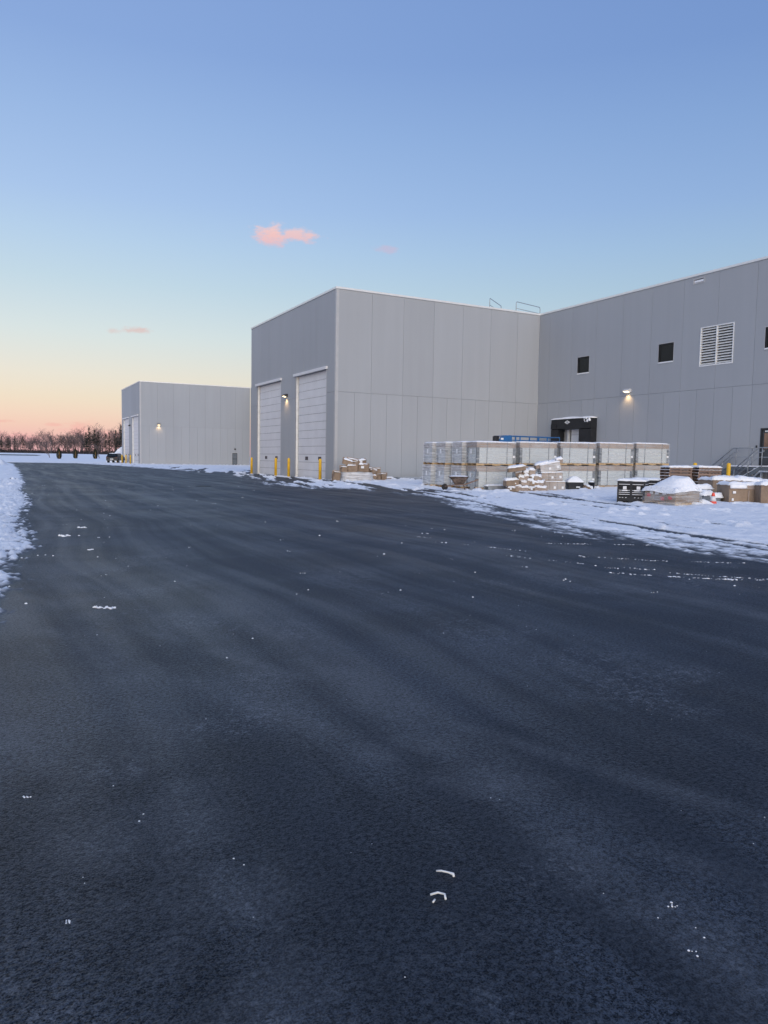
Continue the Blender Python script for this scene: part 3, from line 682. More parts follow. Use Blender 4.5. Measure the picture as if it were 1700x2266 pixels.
# diamond emblem with a ring in it, printed in white on the curtain
mb = MB(); cz, ca, dd = 4.50, 4.25, 0.60
def dia(w_, h_): return [(-w_, 0), (0, -h_), (w_, 0), (0, h_)]
o4, i4 = dia(0.29, 0.135), dia(0.20, 0.09)
for d0 in (dd + 0.0,):
    vs = [wd.P(ca + p, d0 + 0.03, cz + q) for p, q in o4] + [wd.P(ca + p, d0 + 0.03, cz + q) for p, q in i4] + [wd.P(ca + p, d0 - 0.03, cz + q) for p, q in o4] + [wd.P(ca + p, d0 - 0.03, cz + q) for p, q in i4]
    fs = []
    for i in range(4):
        j = (i + 1) % 4; fs += [(i, j, 4 + j, 4 + i), (8 + i, 12 + i, 12 + j, 8 + j), (i, 8 + i, 8 + j, j), (4 + i, 4 + j, 12 + j, 12 + i)]
    mb.add(vs, fs)
wd.boxv(mb, ca - 0.20, ca + 0.20, dd - 0.03, dd + 0.028, cz - 0.018, cz + 0.018)
N = 16; vs = []
for rr_ in (0.115, 0.085):
    for k in range(N): th = 2 * math.pi * k / N; vs.append(wd.P(ca + rr_ * math.cos(th), dd + 0.033, cz + rr_ * math.sin(th)))
mb.add(vs, [(k, (k + 1) % N, N + (k + 1) % N, N + k) for k in range(N)])
mb.build('emblem', 'white_pvc', ds)
sn = cap(4.3, 0.60, 0.10, 5, 24, 5, 0.02, 0.8); sn.v = [(x, y, z) for x, y, z in sn.v]
o = sn.build('snow_cap', 'snow', ds, True, loc=wd.P(4.57, 0.30, 4.79)); o.location = Vector(wd.P(4.57, 0.30, 4.785)); o.rotation_euler = (0, 0, R(90)); o.rotation_euler[1] = 0
mb = MB(); rs = random.Random(4)
for k in range(16):
    a = 5.9 + rs.random() * 0.75; z = 4.78 - rs.random() * 0.42 * (1 - abs(a - 6.25) / 0.5 * 0.6); s = 0.05 + 0.06 * rs.random()
    p = Vector(wd.P(a, 0.60, z)); mb.lathe([(s * 0.3, -s * 0.7), (s, -0.2 * s), (s * 0.8, 0.4 * s), (s * 0.3, 0.7 * s)], 7, p)
mb.build('clinging_snow', 'snow', ds, True)
dk = thing('dock_door', 'white sectional dock door inside the black shelter', 'door', (WX, 0, 0)); wk = Wall((0, 0, 0), (0, -1, 0), (-1, 0, 0), dk)
wk.box('door_back', 'dark_grey', 3.02, 5.88, -0.20, -0.16, 1.46, 4.14)
for k in range(5): wk.box('door_section', 'door_white', 3.95, 5.84, -0.16, -0.11, 1.48 + k * 0.53, 1.48 + k * 0.53 + 0.515)
wk.box('door_edge', 'trim', 3.06, 3.62, -0.16, -0.10, 1.48, 4.12); wk.box('door_track', 'white_pvc', 3.66, 3.78, -0.16, 0.02, 1.48, 4.05)
wk.box('dock_leveller', 'steel_grey', 3.3, 5.5, 0.004, 0.35, 1.22, 1.40)
for a in (3.0, 5.45): wk.box('dock_bumper', 'black_rubber', a, a + 0.3, 0.004, 0.12, 0.75, 1.20)
# personnel door at the head of the stair
pd = thing('door', 'dark personnel door with a warm pane at the head of the stair', 'door', (WX, 0, 0)); wp = Wall((0, 0, 0), (0, -1, 0), (-1, 0, 0), pd)
leaf = wp.box('door_leaf', 'dark_grey', 19.78, 20.66, -0.10, -0.05, 1.52, 3.56)
fm = MB()
for q in cut((19.68, 20.75, 1.50, 3.64), [(19.78, 20.66, 1.4, 3.56)]): wp.boxv(fm, q[0], q[1], -0.14, 0.02, q[2], q[3])
fm.build('frame', 'dark_frame', pd)
wp.box('pane', 'glass_warm_reflection', 19.90, 20.54, -0.05, -0.035, 2.47, 3.36, leaf)
wp.box('closer', 'white_pvc', 19.98, 20.5, -0.045, 0.03, 3.42, 3.50, leaf)
wp.box('push_plate', 'galv', 19.84, 19.96, -0.05, 0.01, 2.28, 2.42, leaf)
cr_ = wa.box('card_reader', 'dark_frame', 19.44, 19.52, 0.002, 0.04, 2.54, 2.67)

# ------------------------------------------------------------------ roof guard rails
def bend(pts, r=0.10, n=4):
    out = [Vector(pts[0])]
    for i in range(1, len(pts) - 1):
        a, b, c = Vector(pts[i - 1]), Vector(pts[i]), Vector(pts[i + 1]); p = b + (a - b).normalized() * r; q = b + (c - b).normalized() * r
        for k in range(n + 1): s = k / n; out.append((p * (1 - s) + b * s) * (1 - s) + (b * (1 - s) + q * s) * s)
    out.append(Vector(pts[-1])); return out
for nm, p0, p1 in (('narrow steel guard rail on the roof above the near bay wall', (13.2, 0.6, 0), (15.7, 2.5, 0)), ('wide steel guard rail on the roof at the inner corner of the walls', (15.67, 0.5, 0), (18.67, 1.24, 0))):
    p0, p1 = Vector(p0), Vector(p1); zr, zt = H - 0.26, 14.06
    T = thing('roof_guard_rail', nm, 'railing', (p0.x, p0.y, zr)); d = p1 - p0; hh = zt - zr
    MB().tube(bend([(0, 0, 0), (0, 0, hh), (d.x, d.y, hh), (d.x, d.y, 0)], 0.16), 0.028, 6).build('top_rail', 'galv', T, True)
    MB().tube([(0, 0, hh * 0.5 + 0.1), (d.x, d.y, hh * 0.5 + 0.1)], 0.022, 6).build('mid_rail', 'galv', T, True)

# ------------------------------------------------------------------ bollards
def bollard_proto():
    T = thing('bollard', '', 'bollard')
    MB().lathe([(0.105, -0.2), (0.105, 1.38), (0.098, 1.43), (0.07, 1.465), (0.03, 1.48)], 18).build('sleeve', 'yellow', T, True)
    MB().lathe([(0.19, -0.05), (0.17, 0.03), (0.115, 0.045)], 14).build('snow_collar', 'snow', T, True)
    return T
bp0 = bollard_proto()
bl = [(-0.95, 0.31, 'yellow bollard between the near overhead door and the corner by the boxes'), (-0.72, 7.13, 'yellow bollard at the lamp side of the door closest to the boxes'),
      (-0.90, 9.6, 'yellow bollard in front of the second overhead door beside the lit wall lamp'), (-0.90, 15.94, 'yellow bollard at the outer edge of the second overhead door'),
      (14.3, -20.3, 'yellow bollard beside the dock stair handrail'), (13.3, -18.95, 'yellow bollard half hidden behind the stacked wooden pallets')]
bl += [(-1.85, 69.6 + 6.2, 'yellow bollard at the corner of the distant bay'), (-1.5, 79.0 + 3.6, 'yellow bollard, one of two between the distant bay doors'),
       (-1.75, 79.3 + 6.0, 'yellow bollard, one of two between the distant bay doors'), (-1.5, 88.8 + 4, 'yellow bollard beside the parked dark car')]
for i, (x, y, lb) in enumerate(bl):
    o = bp0 if i == 0 else copy_tree(bp0)
    far = y > 30
    o.location = (x, y, gzf(x, y) - (0.07 if x > 5 else 0.0)); o['label'] = lb; o['group'] = 'yellow bollards guarding doors and stair'

# ------------------------------------------------------------------ dock stair
ST = thing('dock_stair', 'grey steel stair with pipe handrails and a snowy landing below the personnel door', 'stairs', (WX, -18.3, 0.28))
def s(x, y, z): return (x - WX, y + 18.3, z - 0.28)
def sb(name, mat, x0, x1, y0, y1, z0, z1):
    a, b = s(x0, y0, z0), s(x1, y1, z1); return MB().box(a[0], b[0], a[1], b[1], a[2], b[2]).build(name, mat, ST)
sb('landing', 'steel_grey', 16.05, 17.66, -24.5, -20.86, 1.26, 1.47); sb('landing', 'steel_grey', 16.75, 17.66, -20.855, -18.35, 1.26, 1.44)
sb('landing_snow', 'snow', 16.03, 17.6, -24.5, -20.85, 1.472, 1.50); sb('landing_snow', 'snow', 16.72, 17.6, -20.84, -18.33, 1.443, 1.52)
for k in range(6):
    f = (k + 0.5) / 6
    sb('tread', 'steel_grey', 16.15, 16.72, -19.05 - f * 1.8, -19.05 - f * 1.8 + 0.28, 0.28 + f * 1.15 - 0.04, 0.28 + f * 1.15)
    sb('tread_snow', 'snow', 16.17, 16.70, -19.05 - f * 1.8 + 0.01, -19.05 - f * 1.8 + 0.26, 0.282 + f * 1.15, 0.32 + f * 1.15)
    sb('tread', 'steel_grey', 16.80, 17.6, -16.9 - f * 1.45, -16.9 - f * 1.45 + 0.26, 0.28 + f * 1.12 - 0.04, 0.28 + f * 1.12)
def string(x0, x1, y0, z0, y1, z1, h):
    mb = MB(); vs = [s(x, y, z) for x in (x0, x1) for y, z in ((y0, z0), (y1, z1), (y1, z1 - h), (y0, z0 - h))]
    mb.add(vs, [(0, 1, 2, 3), (7, 6, 5, 4), (0, 4, 5, 1), (1, 5, 6, 2), (2, 6, 7, 3), (3, 7, 4, 0)]); return mb
for x in (16.05, 16.735): string(x, x + 0.05, -19.0, 0.42, -20.86, 1.47, 0.24).build('stringer', 'steel_grey', ST)
string(16.06, 16.10, -19.0, 0.45, -20.86, 1.50, 0.026).build('stringer_snow', 'snow', ST)
string(16.80, 16.85, -16.8, 0.42, -18.35, 1.44, 0.24).build('stringer', 'steel_grey', ST)
def rail(name, pts, r=0.032): MB().tube(bend([s(*p) for p in pts], 0.12), r, 6).build(name, 'galv', ST, True)
xb, xf = 17.3, 16.0
rail('handrail', [(xb, -16.6, 1.24), (xb, -18.26, 2.51), (xb, -19.6, 2.51)])
rail('handrail', [(xb, -16.9, 1.10), (xb, -18.35, 2.28), (xb, -18.6, 2.28)], 0.022); rail('mid_rail', [(xb, -16.7, 0.72), (xb, -18.24, 1.99), (xb, -19.6, 1.99)], 0.02)
rail('handrail', [(xf, -19.2, 1.15), (xf, -20.83, 2.50), (xf, -24, 2.50)]); rail('handrail', [(xf, -19.3, 1.0), (xf, -20.75, 2.24), (xf, -21.0, 2.24)], 0.022)
rail('mid_rail', [(xf, -19.3, 0.74), (xf, -20.81, 1.98), (xf, -24, 1.98)], 0.02)
for x, y, z0, z1 in ((xb, -17.57, 0.85, 1.95), (xb, -18.47, 1.40, 2.5), (xb, -19.5, 1.40, 2.5), (xf, -19.36, 0.30, 1.30), (xf, -20.21, 0.92, 1.98), (xf, -21.03, 1.40, 2.50), (xf, -22.6, 1.40, 2.50)):
    MB().tube([s(x, y, z0), s(x, y, z1)], 0.026, 6).build('post', 'galv', ST, True)
for y in (-21.0, -24.0): MB().tube([s(16.12, y, 0.2), s(16.12, y, 1.26)], 0.05, 6).build('leg', 'steel_grey', ST, True)
# low pipe guard in front of it
GR = thing('pipe_guard', 'low snow topped pipe guard rail standing in front of the dock stair', 'railing', (14.8, -21.6, gzf(14.8, -21)))
q0 = gzf(14.8, -21)
MB().tube(bend([(0, 0.75, 0.15), (0, -0.18, 1.2 - q0), (0, -3.5, 1.2 - q0)], 0.12), 0.035, 8).build('top_rail', 'galv', GR, True)
MB().tube([(0, 0.70, 0.20 + 0.035), (0, -0.18, 1.235 - q0), (0, -3.5, 1.235 - q0)], 0.018, 6).build('snow_cap', 'snow', GR, True)
for y in (-0.26, -2.4): MB().tube([(0, y, -0.1), (0, y, 1.18 - q0)], 0.03, 8).build('post', 'galv', GR, True)
# equipment stored under the landing
EQ = thing('equipment_skid', 'grey equipment on a low skid under the stair landing', 'equipment', (15.75, -18.9, gzf(15.7, -18.9)), R(90))
MB().rbox(-0.75, 0.75, -0.3, 0.3, 0.12, 0.62, 0.05).build('housing', 'grey_plastic', EQ); MB().box(-0.8, -0.6, -0.32, 0.32, 0, 0.12).build('foot', 'steel_grey', EQ); MB().box(0.6, 0.8, -0.32, 0.32, 0, 0.12).build('foot', 'steel_grey', EQ)
MB().tube([(-0.4, 0.1, 0.62), (-0.4, 0.1, 0.8), (0.3, 0.1, 0.8)], 0.05, 8).build('pipe', 'steel_grey', EQ, True); cap(1.5, 0.6, 0.06, 41).build('snow_cap', 'snow', EQ, True, loc=(0, 0, 0.62))

# ------------------------------------------------------------------ pallets of modules under stretch film
def pallet_mesh(mb, L, Wd, z0, long_x=True):
    """notched-stringer pallet, stringers along x"""
    for k in range(7):
        y = -L if False else 0
    nb = 8
    for k in range(nb):
        x = -L / 2 + (L - 0.11) * k / (nb - 1); mb.box(x, x + 0.11, -Wd / 2, Wd / 2, z0 + 0.108, z0 + 0.128)
    for k in (0, 3.5, 7):
        x = -L / 2 + (L - 0.11) * k / (nb - 1); mb.box(x, x + 0.11, -Wd / 2, Wd / 2, z0, z0 + 0.018)
    for y in (-Wd / 2, -0.02, Wd / 2 - 0.04):
        mb.box(-L / 2, L / 2, y, y + 0.04, z0 + 0.0625, z0 + 0.107)
        for a, b in ((-L / 2, -L * 0.30), (-L * 0.10, L * 0.10), (L * 0.30, L / 2)): mb.box(a, b, y, y + 0.04, z0 + 0.019, z0 + 0.0625)
    return mb
PL, PW, PH = 2.30, 1.13, 1.215
def module_pallet():
    T = thing('module_pallet', '', 'pallet')
    pallet_mesh(MB(), PL, PW, 0.0).build('pallet', 'pallet_wood', T)
    MB().box(-PL / 2 + 0.06, PL / 2 - 0.06, -PW / 2 + 0.03, PW / 2 - 0.03, 0.13, 0.93).build('module_stack', 'modules', T)
    c = MB(); c.rbox(-PL / 2 + 0.03, PL / 2 - 0.03, -PW / 2 + 0.01, PW / 2 - 0.01, 0.93, PH - 0.015, 0.012); c.build('cardboard_cap', 'cardboard_grey', T)
    for sx in (-1, 1):
        for sy in (-1, 1):
            x, y = sx * (PL / 2 - 0.04), sy * (PW / 2 - 0.015)
            p = MB(); p.box(min(x, x - sx * 0.13), max(x, x - sx * 0.13), min(y, y - sy * 0.02), max(y, y - sy * 0.02), 0.13, 0.928); p.box(min(x, x - sx * 0.02), max(x, x - sx * 0.02), min(y - sy * 0.021, y - sy * 0.13), max(y - sy * 0.021, y - sy * 0.13), 0.13, 0.928)
            p.build('corner_post', 'steel_grey', T)
    for x in (-0.55, 0.62):
        st = MB(); st.box(x, x + 0.022, -PW / 2 - 0.002, PW / 2 + 0.002, 0.10, PH - 0.008); st.build('strap', 'grey_plastic', T)
    lb = MB(); lb.box(PL / 2 - 0.20, PL / 2 - 0.06, -PW / 2 - 0.014, -PW / 2 - 0.011, 0.42, 0.54); lb.build('label', 'label_paper', T)
    lb = MB(); lb.box(-PL / 2 - 0.014, -PL / 2 - 0.011, -0.08, 0.10, 0.62, 0.86); lb.build('label', 'label_paper', T)
    w = MB(); a, b = PL / 2 + 0.006, PW / 2 + 0.006
    n = 10; ring = []
    for i in range(n): ring.append((-a + 2 * a * i / n, -b))
    for i in range(5): ring.append((a, -b + 2 * b * i / 5))
    for i in range(n): ring.append((a - 2 * a * i / n, b))
    for i in range(5): ring.append((-a, b - 2 * b * i / 5))
    m_ = len(ring); rs = random.Random(3); zs = [0.10, 0.3, 0.6, 0.9, PH + 0.0]
    for z in zs:
        for x, y in ring: k = 1 + rs.random() * 0.005; w.v.append((x * k, y * k, z + (rs.random() - 0.5) * 0.04 * (z in (zs[0],))))
    for j in range(len(zs) - 1):
        for i in range(m_): w.f.append((j * m_ + i, j * m_ + (i + 1) % m_, (j + 1) * m_ + (i + 1) % m_, (j + 1) * m_ + i))
    w.build('stretch_wrap', 'wrap', T)
    return T
mp = module_pallet()
capm = [cap(PL - 0.04, PW - 0.04, 0.045, 60 + k, 16, 10, 0.015, 0.8).mesh('snow_cap', 'snow', True) for k in range(3)]
rd = Vector((0.9933, -0.1153, 0)); rp = Vector((0.1153, 0.9933, 0)); ang = math.atan2(rd.y, rd.x)
first = True
def place_mp(px, py, z, ra, lab, grp, milky=False, top=False, k=0):
    global first
    o = mp if first else copy_tree(mp); first = False
    o.location = (px, py, z); o.rotation_euler = (0, 0, ra); o['label'] = lab; o['group'] = grp
    for c in o.children:
        if c.name.startswith('stretch_wrap') and milky:
            c.data = c.data.copy(); c.data.materials[0] = MAT['wrap_milky']
    if top: obj('snow_cap', capm[k % 3], o, (0, 0, PH))
ordn = ['first', 'second', 'third', 'fourth', 'last']
for k in range(5):
    base = Vector((0.74, -16.03, 0)) + rd * (k * 2.50 + PL / 2) + rp * (PW / 2)
    z = gzf(base.x, base.y) + 0.03
    rz = ang + R((-0.6, 0.5, -0.3, 0.6, -1.2)[k])
    place_mp(base.x, base.y, z, rz, 'lower film wrapped module pallet, %s along the long row from the wheelbarrow end' % ordn[k], 'film wrapped module pallets')
    place_mp(base.x + 0.02 * (k % 2), base.y, z + PH + 0.004, rz + R(0.5 * (-1) ** k), 'upper film wrapped module pallet, %s along the long row from the wheelbarrow end' % ordn[k], 'film wrapped module pallets', False, True, k)
en = ['second', 'third', 'fourth']
for k in range(3):
    base = Vector((0.74, -16.03, 0)) + rp * ((k + 1) * 1.24 + (0.30 if k >= 1 else 0.0) + PW / 2) + rd * (PL / 2 - 0.22 * (k + 1))
    z = gzf(base.x, base.y) + 0.03
    place_mp(base.x, base.y, z, ang + R(1.0 - k), 'lower film wrapped pallet with its narrow end out, %s row behind the wheelbarrow' % en[k], 'film wrapped module pallets', True)
    place_mp(base.x + 0.03, base.y, z + PH + 0.004, ang + R(0.5 * k), 'upper film wrapped pallet with its narrow end out, %s row behind the wheelbarrow' % en[k], 'film wrapped module pallets', True, True, k)

# ------------------------------------------------------------------ blue lift behind the pallets
LF = thing('work_lift', 'blue work lift with a railed platform behind the long row of pallets', 'lift', (10.6, -7.6, gzf(10.6, -7.6)), R(-3))
MB().rbox(-2.0, 1.6, -0.55, 0.55, 0.25, 0.85, 0.05).build('chassis', 'blue_paint', LF)
for x in (-1.6, 1.2):
    for y in (-0.62, 0.62):
        w = MB(); w.tube([(x, y - 0.12, 0.28), (x, y + 0.12, 0.28)], 0.28, 16); wl = w.build('wheel', 'tyre', LF); MB().tube([(x, y - 0.13, 0.28), (x, y + 0.13, 0.28)], 0.15, 12).build('rim', 'blue_paint', wl)
for k in range(3):
    for sg in (-1, 1):
        MB().tube([(-1.5 * sg, 0.3 * sg, 0.9 + k * 0.3), (1.1 * sg, 0.3 * sg, 1.15 + k * 0.3)], 0.05, 6).build('scissor_arm', 'blue_paint', LF)
MB().box(-2.4, 2.3, -0.55, 0.55, 1.85, 2.0).build('deck', 'steel_grey', LF)
zt = 3.02
for y in (-0.52, 0.52):
    MB().tube(bend([(-1.9, y, 2.0), (-1.9, y, zt), (2.35, y, zt - 0.02), (2.35, y, 2.0)], 0.08), 0.024, 6).build('top_rail', 'blue_paint', LF, True)
    MB().tube([(-1.5, y, zt - 0.27), (2.3, y, zt - 0.27)], 0.018, 6).build('mid_rail', 'blue_paint', LF, True)
    for x in (-1.25, -0.9, 0.6, 1.3): MB().box(x, x + 0.07, y - 0.03, y + 0.03, 2.0, zt - 0.03).build('post', 'blue_paint', LF)
for x in (-1.9, 2.35): MB().tube([(x, -0.52, zt - 0.01), (x, 0.52, zt - 0.01)], 0.035, 6).build('end_rail', 'blue_paint', LF, True)
p = MB(); p.prism([(-2.5, 2.0), (-1.55, 2.0), (-1.55, zt + 0.02), (-1.75, zt + 0.03), (-2.4, zt - 0.10), (-2.5, zt - 0.3)], -0.6, -0.5, Matrix.Rotation(R(90), 4, 'X') @ Matrix.Scale(-1, 4, Vector((0, 0, 1)))); p.build('side_plate', 'blue_paint', LF)
MB().rbox(-2.75, -2.45, -0.5, -0.1, zt - 0.55, zt - 0.02, 0.05).build('control_box', 'black_plastic', LF)
MB().box(-2.44, -2.25, -0.66, -0.63, zt - 0.28, zt - 0.16).build('label', 'label_paper', LF)

# ------------------------------------------------------------------ boxes
def cbox(x, y, z, w, d, h, rot, label, group, mat='cardboard', snow=0.05, seed=0, lab=False, name='cardboard_box', crush=0.03):
    T = thing(name, label, 'box', (x, y, z), tuple(R(v) for v in rot) if not isinstance(rot, (int, float)) else (0, 0, R(rot)), group)
    rs = random.Random(seed); b = MB(); b.rbox(-w / 2, w / 2, -d / 2, d / 2, 0, h, 0.012)
    b.v = [(px + (rs.random() - 0.5) * crush, py + (rs.random() - 0.5) * crush, pz + ((rs.random() - 0.5) * crush if pz > 0.1 else 0)) for px, py, pz in b.v]
    b.build('carton', mat, T)
    # tape over the top seam and down the short sides
    tp = MB(); tp.box(-w / 2 - 0.004 - crush / 2, w / 2 + 0.004 + crush / 2, -0.03, 0.03, h * 0.72, h + 0.004 + crush / 2); tp.build('tape', 'cardboard_grey', T)
    if lab:
        l = MB(); l.box(-w * 0.30, -w * 0.30 + min(0.2, w * 0.3), -d / 2 - 0.005 - crush / 2, -d / 2 - 0.001, h * 0.45, h * 0.45 + min(0.16, h * 0.4)); l.build('label', 'label_paper', T)
    if snow: cap(w, d, snow, seed + 100, 8, 6, 0.012, 0.7).build('snow_cap', 'snow', T, True, loc=(0, 0, h))
    return T
# pile against the near bay
T = thing('wrapped_carton_pallet', 'low pallet of cartons in torn milky film against the near bay wall', 'pallet', (0.55, -2.35, 0.0), R(-14))
pallet_mesh(MB(), 1.9, 1.1, 0.02).build('pallet', 'old_wood', T)
for k in range(4): MB().rbox(-0.93 + k * 0.47, -0.93 + k * 0.47 + 0.45, -0.52, 0.52, 0.15, 0.60, 0.012).build('carton', 'cardboard_grey', T)
w = MB(); n = 26
for j, (z, g_) in enumerate(((0.03, 0.12), (0.2, 0.09), (0.42, 0.05), (0.64, 0.02))):
    for i in range(n):
        th = 2 * math.pi * i / n; c_, s_ = math.cos(th), math.sin(th); k = 1 / max(abs(c_), abs(s_)); jit = random.Random(i * 7 + j).random() * 0.06
        w.v.append((c_ * k * (0.95 + g_ + jit), s_ * k * (0.54 + g_ + jit), z))
for j in range(3):
    for i in range(n): w.f.append((j * n + i, j * n + (i + 1) % n, (j + 1) * n + (i + 1) % n, (j + 1) * n + i))
w.build('stretch_wrap', 'wrap_milky', T, True)
gB = 'cartons piled against the near bay wall'; lB = 'brown snow dusted carton in the jumbled pile against the near bay wall'
bx = [(0.25, -2.38, 0.66, 0.64, 0.55, 0.46, (5, -5, -20)), (0.95, -2.5, 0.66, 0.66, 0.55, 0.50, (0, 2, -12)), (-0.25, -2.1, 0.62, 0.45, 0.5, 0.36, (0, 4, -10)),
      (-0.05, -2.15, 1.12, 0.62, 0.5, 0.34, (6, 16, -24)), (0.60, -2.25, 1.18, 0.6, 0.5, 0.20, (-3, -8, 5)), (0.92, -2.3, 1.17, 0.55, 0.5, 0.28, (4, -9, -6)), (0.40, -2.2, 1.42, 0.85, 0.45, 0.08, (5, 9, -2)),
      (-0.75, -1.9, 0.02, 0.40, 0.45, 0.62, (0, 5, -8))]
lBs = ['brown carton %s, pile by near bay wall' % w_ for w_ in ('in the middle course, lamp side', 'with a white label in the middle course', 'jammed half under the middle course', 'tipped at the top corner', 'crushed thin near the top', 'lying level on the upper course', 'flattened sheet like on the very top', 'standing on the snow at the corner side')]
for i, q in enumerate(bx): cbox(*q[:6], q[6], lBs[i], gB, 'cardboard', 0.06 if i in (1, 3, 5, 0) else 0.03, i, i % 4 == 1, crush=0.15)
gB2 = 'cartons standing on the snow beside the near bay pile'; lB2 = 'small carton on the snow at the pallet row side of the near bay pile'
for i, q in enumerate([(1.65, -2.55, 0.02, 0.5, 0.45, 0.42, (0, 0, -25)), (2.15, -2.3, 0.03, 0.42, 0.4, 0.5, (0, 0, -10)), (1.75, -2.4, 0.44, 0.42, 0.4, 0.36, (3, 2, 8)), (2.1, -2.35, 0.53, 0.45, 0.4, 0.36, (0, -4, -18)), (2.62, -2.35, 0.03, 0.42, 0.4, 0.52, (0, 0, -14)), (1.55, -2.2, 0.42, 0.4, 0.4, 0.5, (0, -6, 0))]):
    cbox(*q[:6], q[6], lB2, gB2, 'cardboard', 0.06 if i in (2, 0) else 0.03, 20 + i, i % 3 == 0, crush=0.12)
# steel channels lying on the snow
def channel(x, y, L, rz, label, h=0.12, w=0.2):
    T = thing('steel_channel', label, 'beam', (x, y, gzf(x, y) + 0.05), R(rz))
    c = MB(); c.prism([(-w / 2, 0), (w / 2, 0), (w / 2, h), (w / 2 - 0.02, h), (w / 2 - 0.02, 0.02), (-w / 2 + 0.02, 0.02), (-w / 2 + 0.02, h), (-w / 2, h)], -L / 2, L / 2, Matrix.Rotation(R(90), 4, 'X')); c.build('profile', 'steel_grey', T)
    cap(w, L * 0.94, 0.04, int(L * 10), 4, 20, 0.0).build('snow_cap', 'snow', T, True, loc=(0, 0, h - 0.03))
channel(5.9, -1.3, 4.2, -82, 'long steel channel lying on the snow along the bay wall'); channel(5.5, -2.6, 2.0, -86, 'short steel channel lying in the snow in front of a longer one', 0.1, 0.16)
tb = thing('timber_block', 'short dark timber block lying on the snow by the steel channels', 'timber', (3.5, -1.55, 0.09), R(-10)); MB().rbox(-0.28, 0.28, -0.1, 0.1, 0, 0.16, 0.02).build('block', 'old_wood', tb); cap(0.56, 0.2, 0.05, 71, 6, 4).build('snow_cap', 'snow', tb, True, loc=(0, 0, 0.16))

# wheelbarrow
WB = thing('wheelbarrow', 'rusty wheelbarrow full of snow in front of the narrow pallet ends', 'wheelbarrow', (-0.25, -16.0, 0.03), R(-30))
def loft(rings, close=True):
    b = MB(); n = len(rings[0])
    for r_ in rings: b.v += [tuple(q) for q in r_]
    for j in range(len(rings) - 1):
        for i in range(n): b.f.append((j * n + i, j * n + (i + 1) % n, (j + 1) * n + (i + 1) % n, (j + 1) * n + i))
    if close: b.f.append(tuple(range(n - 1, -1, -1)))
    return b
def rrect(x0, x1, y0, y1, z, r=0.06):
    out = []
    for cx_, cy_, a0 in ((x1 - r, y1 - r, 0), (x0 + r, y1 - r, 90), (x0 + r, y0 + r, 180), (x1 - r, y0 + r, 270)):
        for k in range(4): a = R(a0 + 30 * k); out.append((cx_ + r * math.cos(a), cy_ + r * math.sin(a), z))
    return out
loft([rrect(-0.22, 0.20, -0.20, 0.20, 0.28), rrect(-0.36, 0.33, -0.30, 0.30, 0.50), rrect(-0.54, 0.46, -0.36, 0.36, 0.70), rrect(-0.56, 0.48, -0.38, 0.38, 0.70), rrect(-0.54, 0.46, -0.36, 0.36, 0.685)]).build('tray', 'rust', WB, True)
sn = loft([rrect(-0.52, 0.44, -0.35, 0.35, 0.69), rrect(-0.4, 0.34, -0.26, 0.26, 0.735), rrect(-0.2, 0.15, -0.12, 0.12, 0.75)], False); sn.f.append(tuple(range(32, 48))) if len(sn.v) >= 48 else None
sn.build('snow_load', 'snow', WB, True)
for y in (-1, 1):
    MB().tube([(-0.72, 0.06 * y, 0.19), (-0.3, 0.17 * y, 0.26), (0.3, 0.24 * y, 0.30), (0.95, 0.30 * y, 0.56)], 0.024, 8).build('handle', 'old_wood', WB, True)
    MB().tube([(0.22, 0.24 * y, 0.31), (0.30, 0.25 * y, 0.0)], 0.018, 6).build('leg', 'rust', WB, True)
MB().tube([(0.30, -0.25, 0.02), (0.30, 0.25, 0.02)], 0.015, 6).build('leg_brace', 'rust', WB, True)
MB().tube([(-0.72, -0.05, 0.16), (-0.72, 0.05, 0.16)], 0.16, 18).build('wheel', 'tyre', WB)
# rake or shovel handle leaning by it
SH = thing('shovel', 'long pale shovel leaning on the wrapped pallets behind the wheelbarrow', 'shovel', (0.35, -16.02, 0.03))
MB().tube([(-0.05, -0.28, 0.05), (0.42, 0.0, 1.05)], 0.022, 8).build('shaft', 'galv', SH, True); MB().box(-0.16, 0.06, -0.34, -0.30, 0.0, 0.28, Matrix.Rotation(R(-8), 4, 'X')).build('blade', 'galv', SH)
# roller conveyor section
RC = thing('roller_conveyor', 'short galvanised roller conveyor section lying in the snow by the pallets', 'conveyor', (1.55, -16.75, 0.08), R(-9))
for y in (-0.22, 0.22): MB().box(-0.62, 0.62, y - 0.015, y + 0.015, 0.0, 0.22).build('side_rail', 'galv', RC)
for k in range(9): MB().tube([(-0.52 + k * 0.13, -0.205, 0.15), (-0.52 + k * 0.13, 0.205, 0.15)], 0.045, 10).build('roller', 'galv', RC, True)
cap(1.2, 0.25, 0.05, 77, 12, 4).build('snow_cap', 'snow', RC, True, loc=(0, 0.1, 0.21))

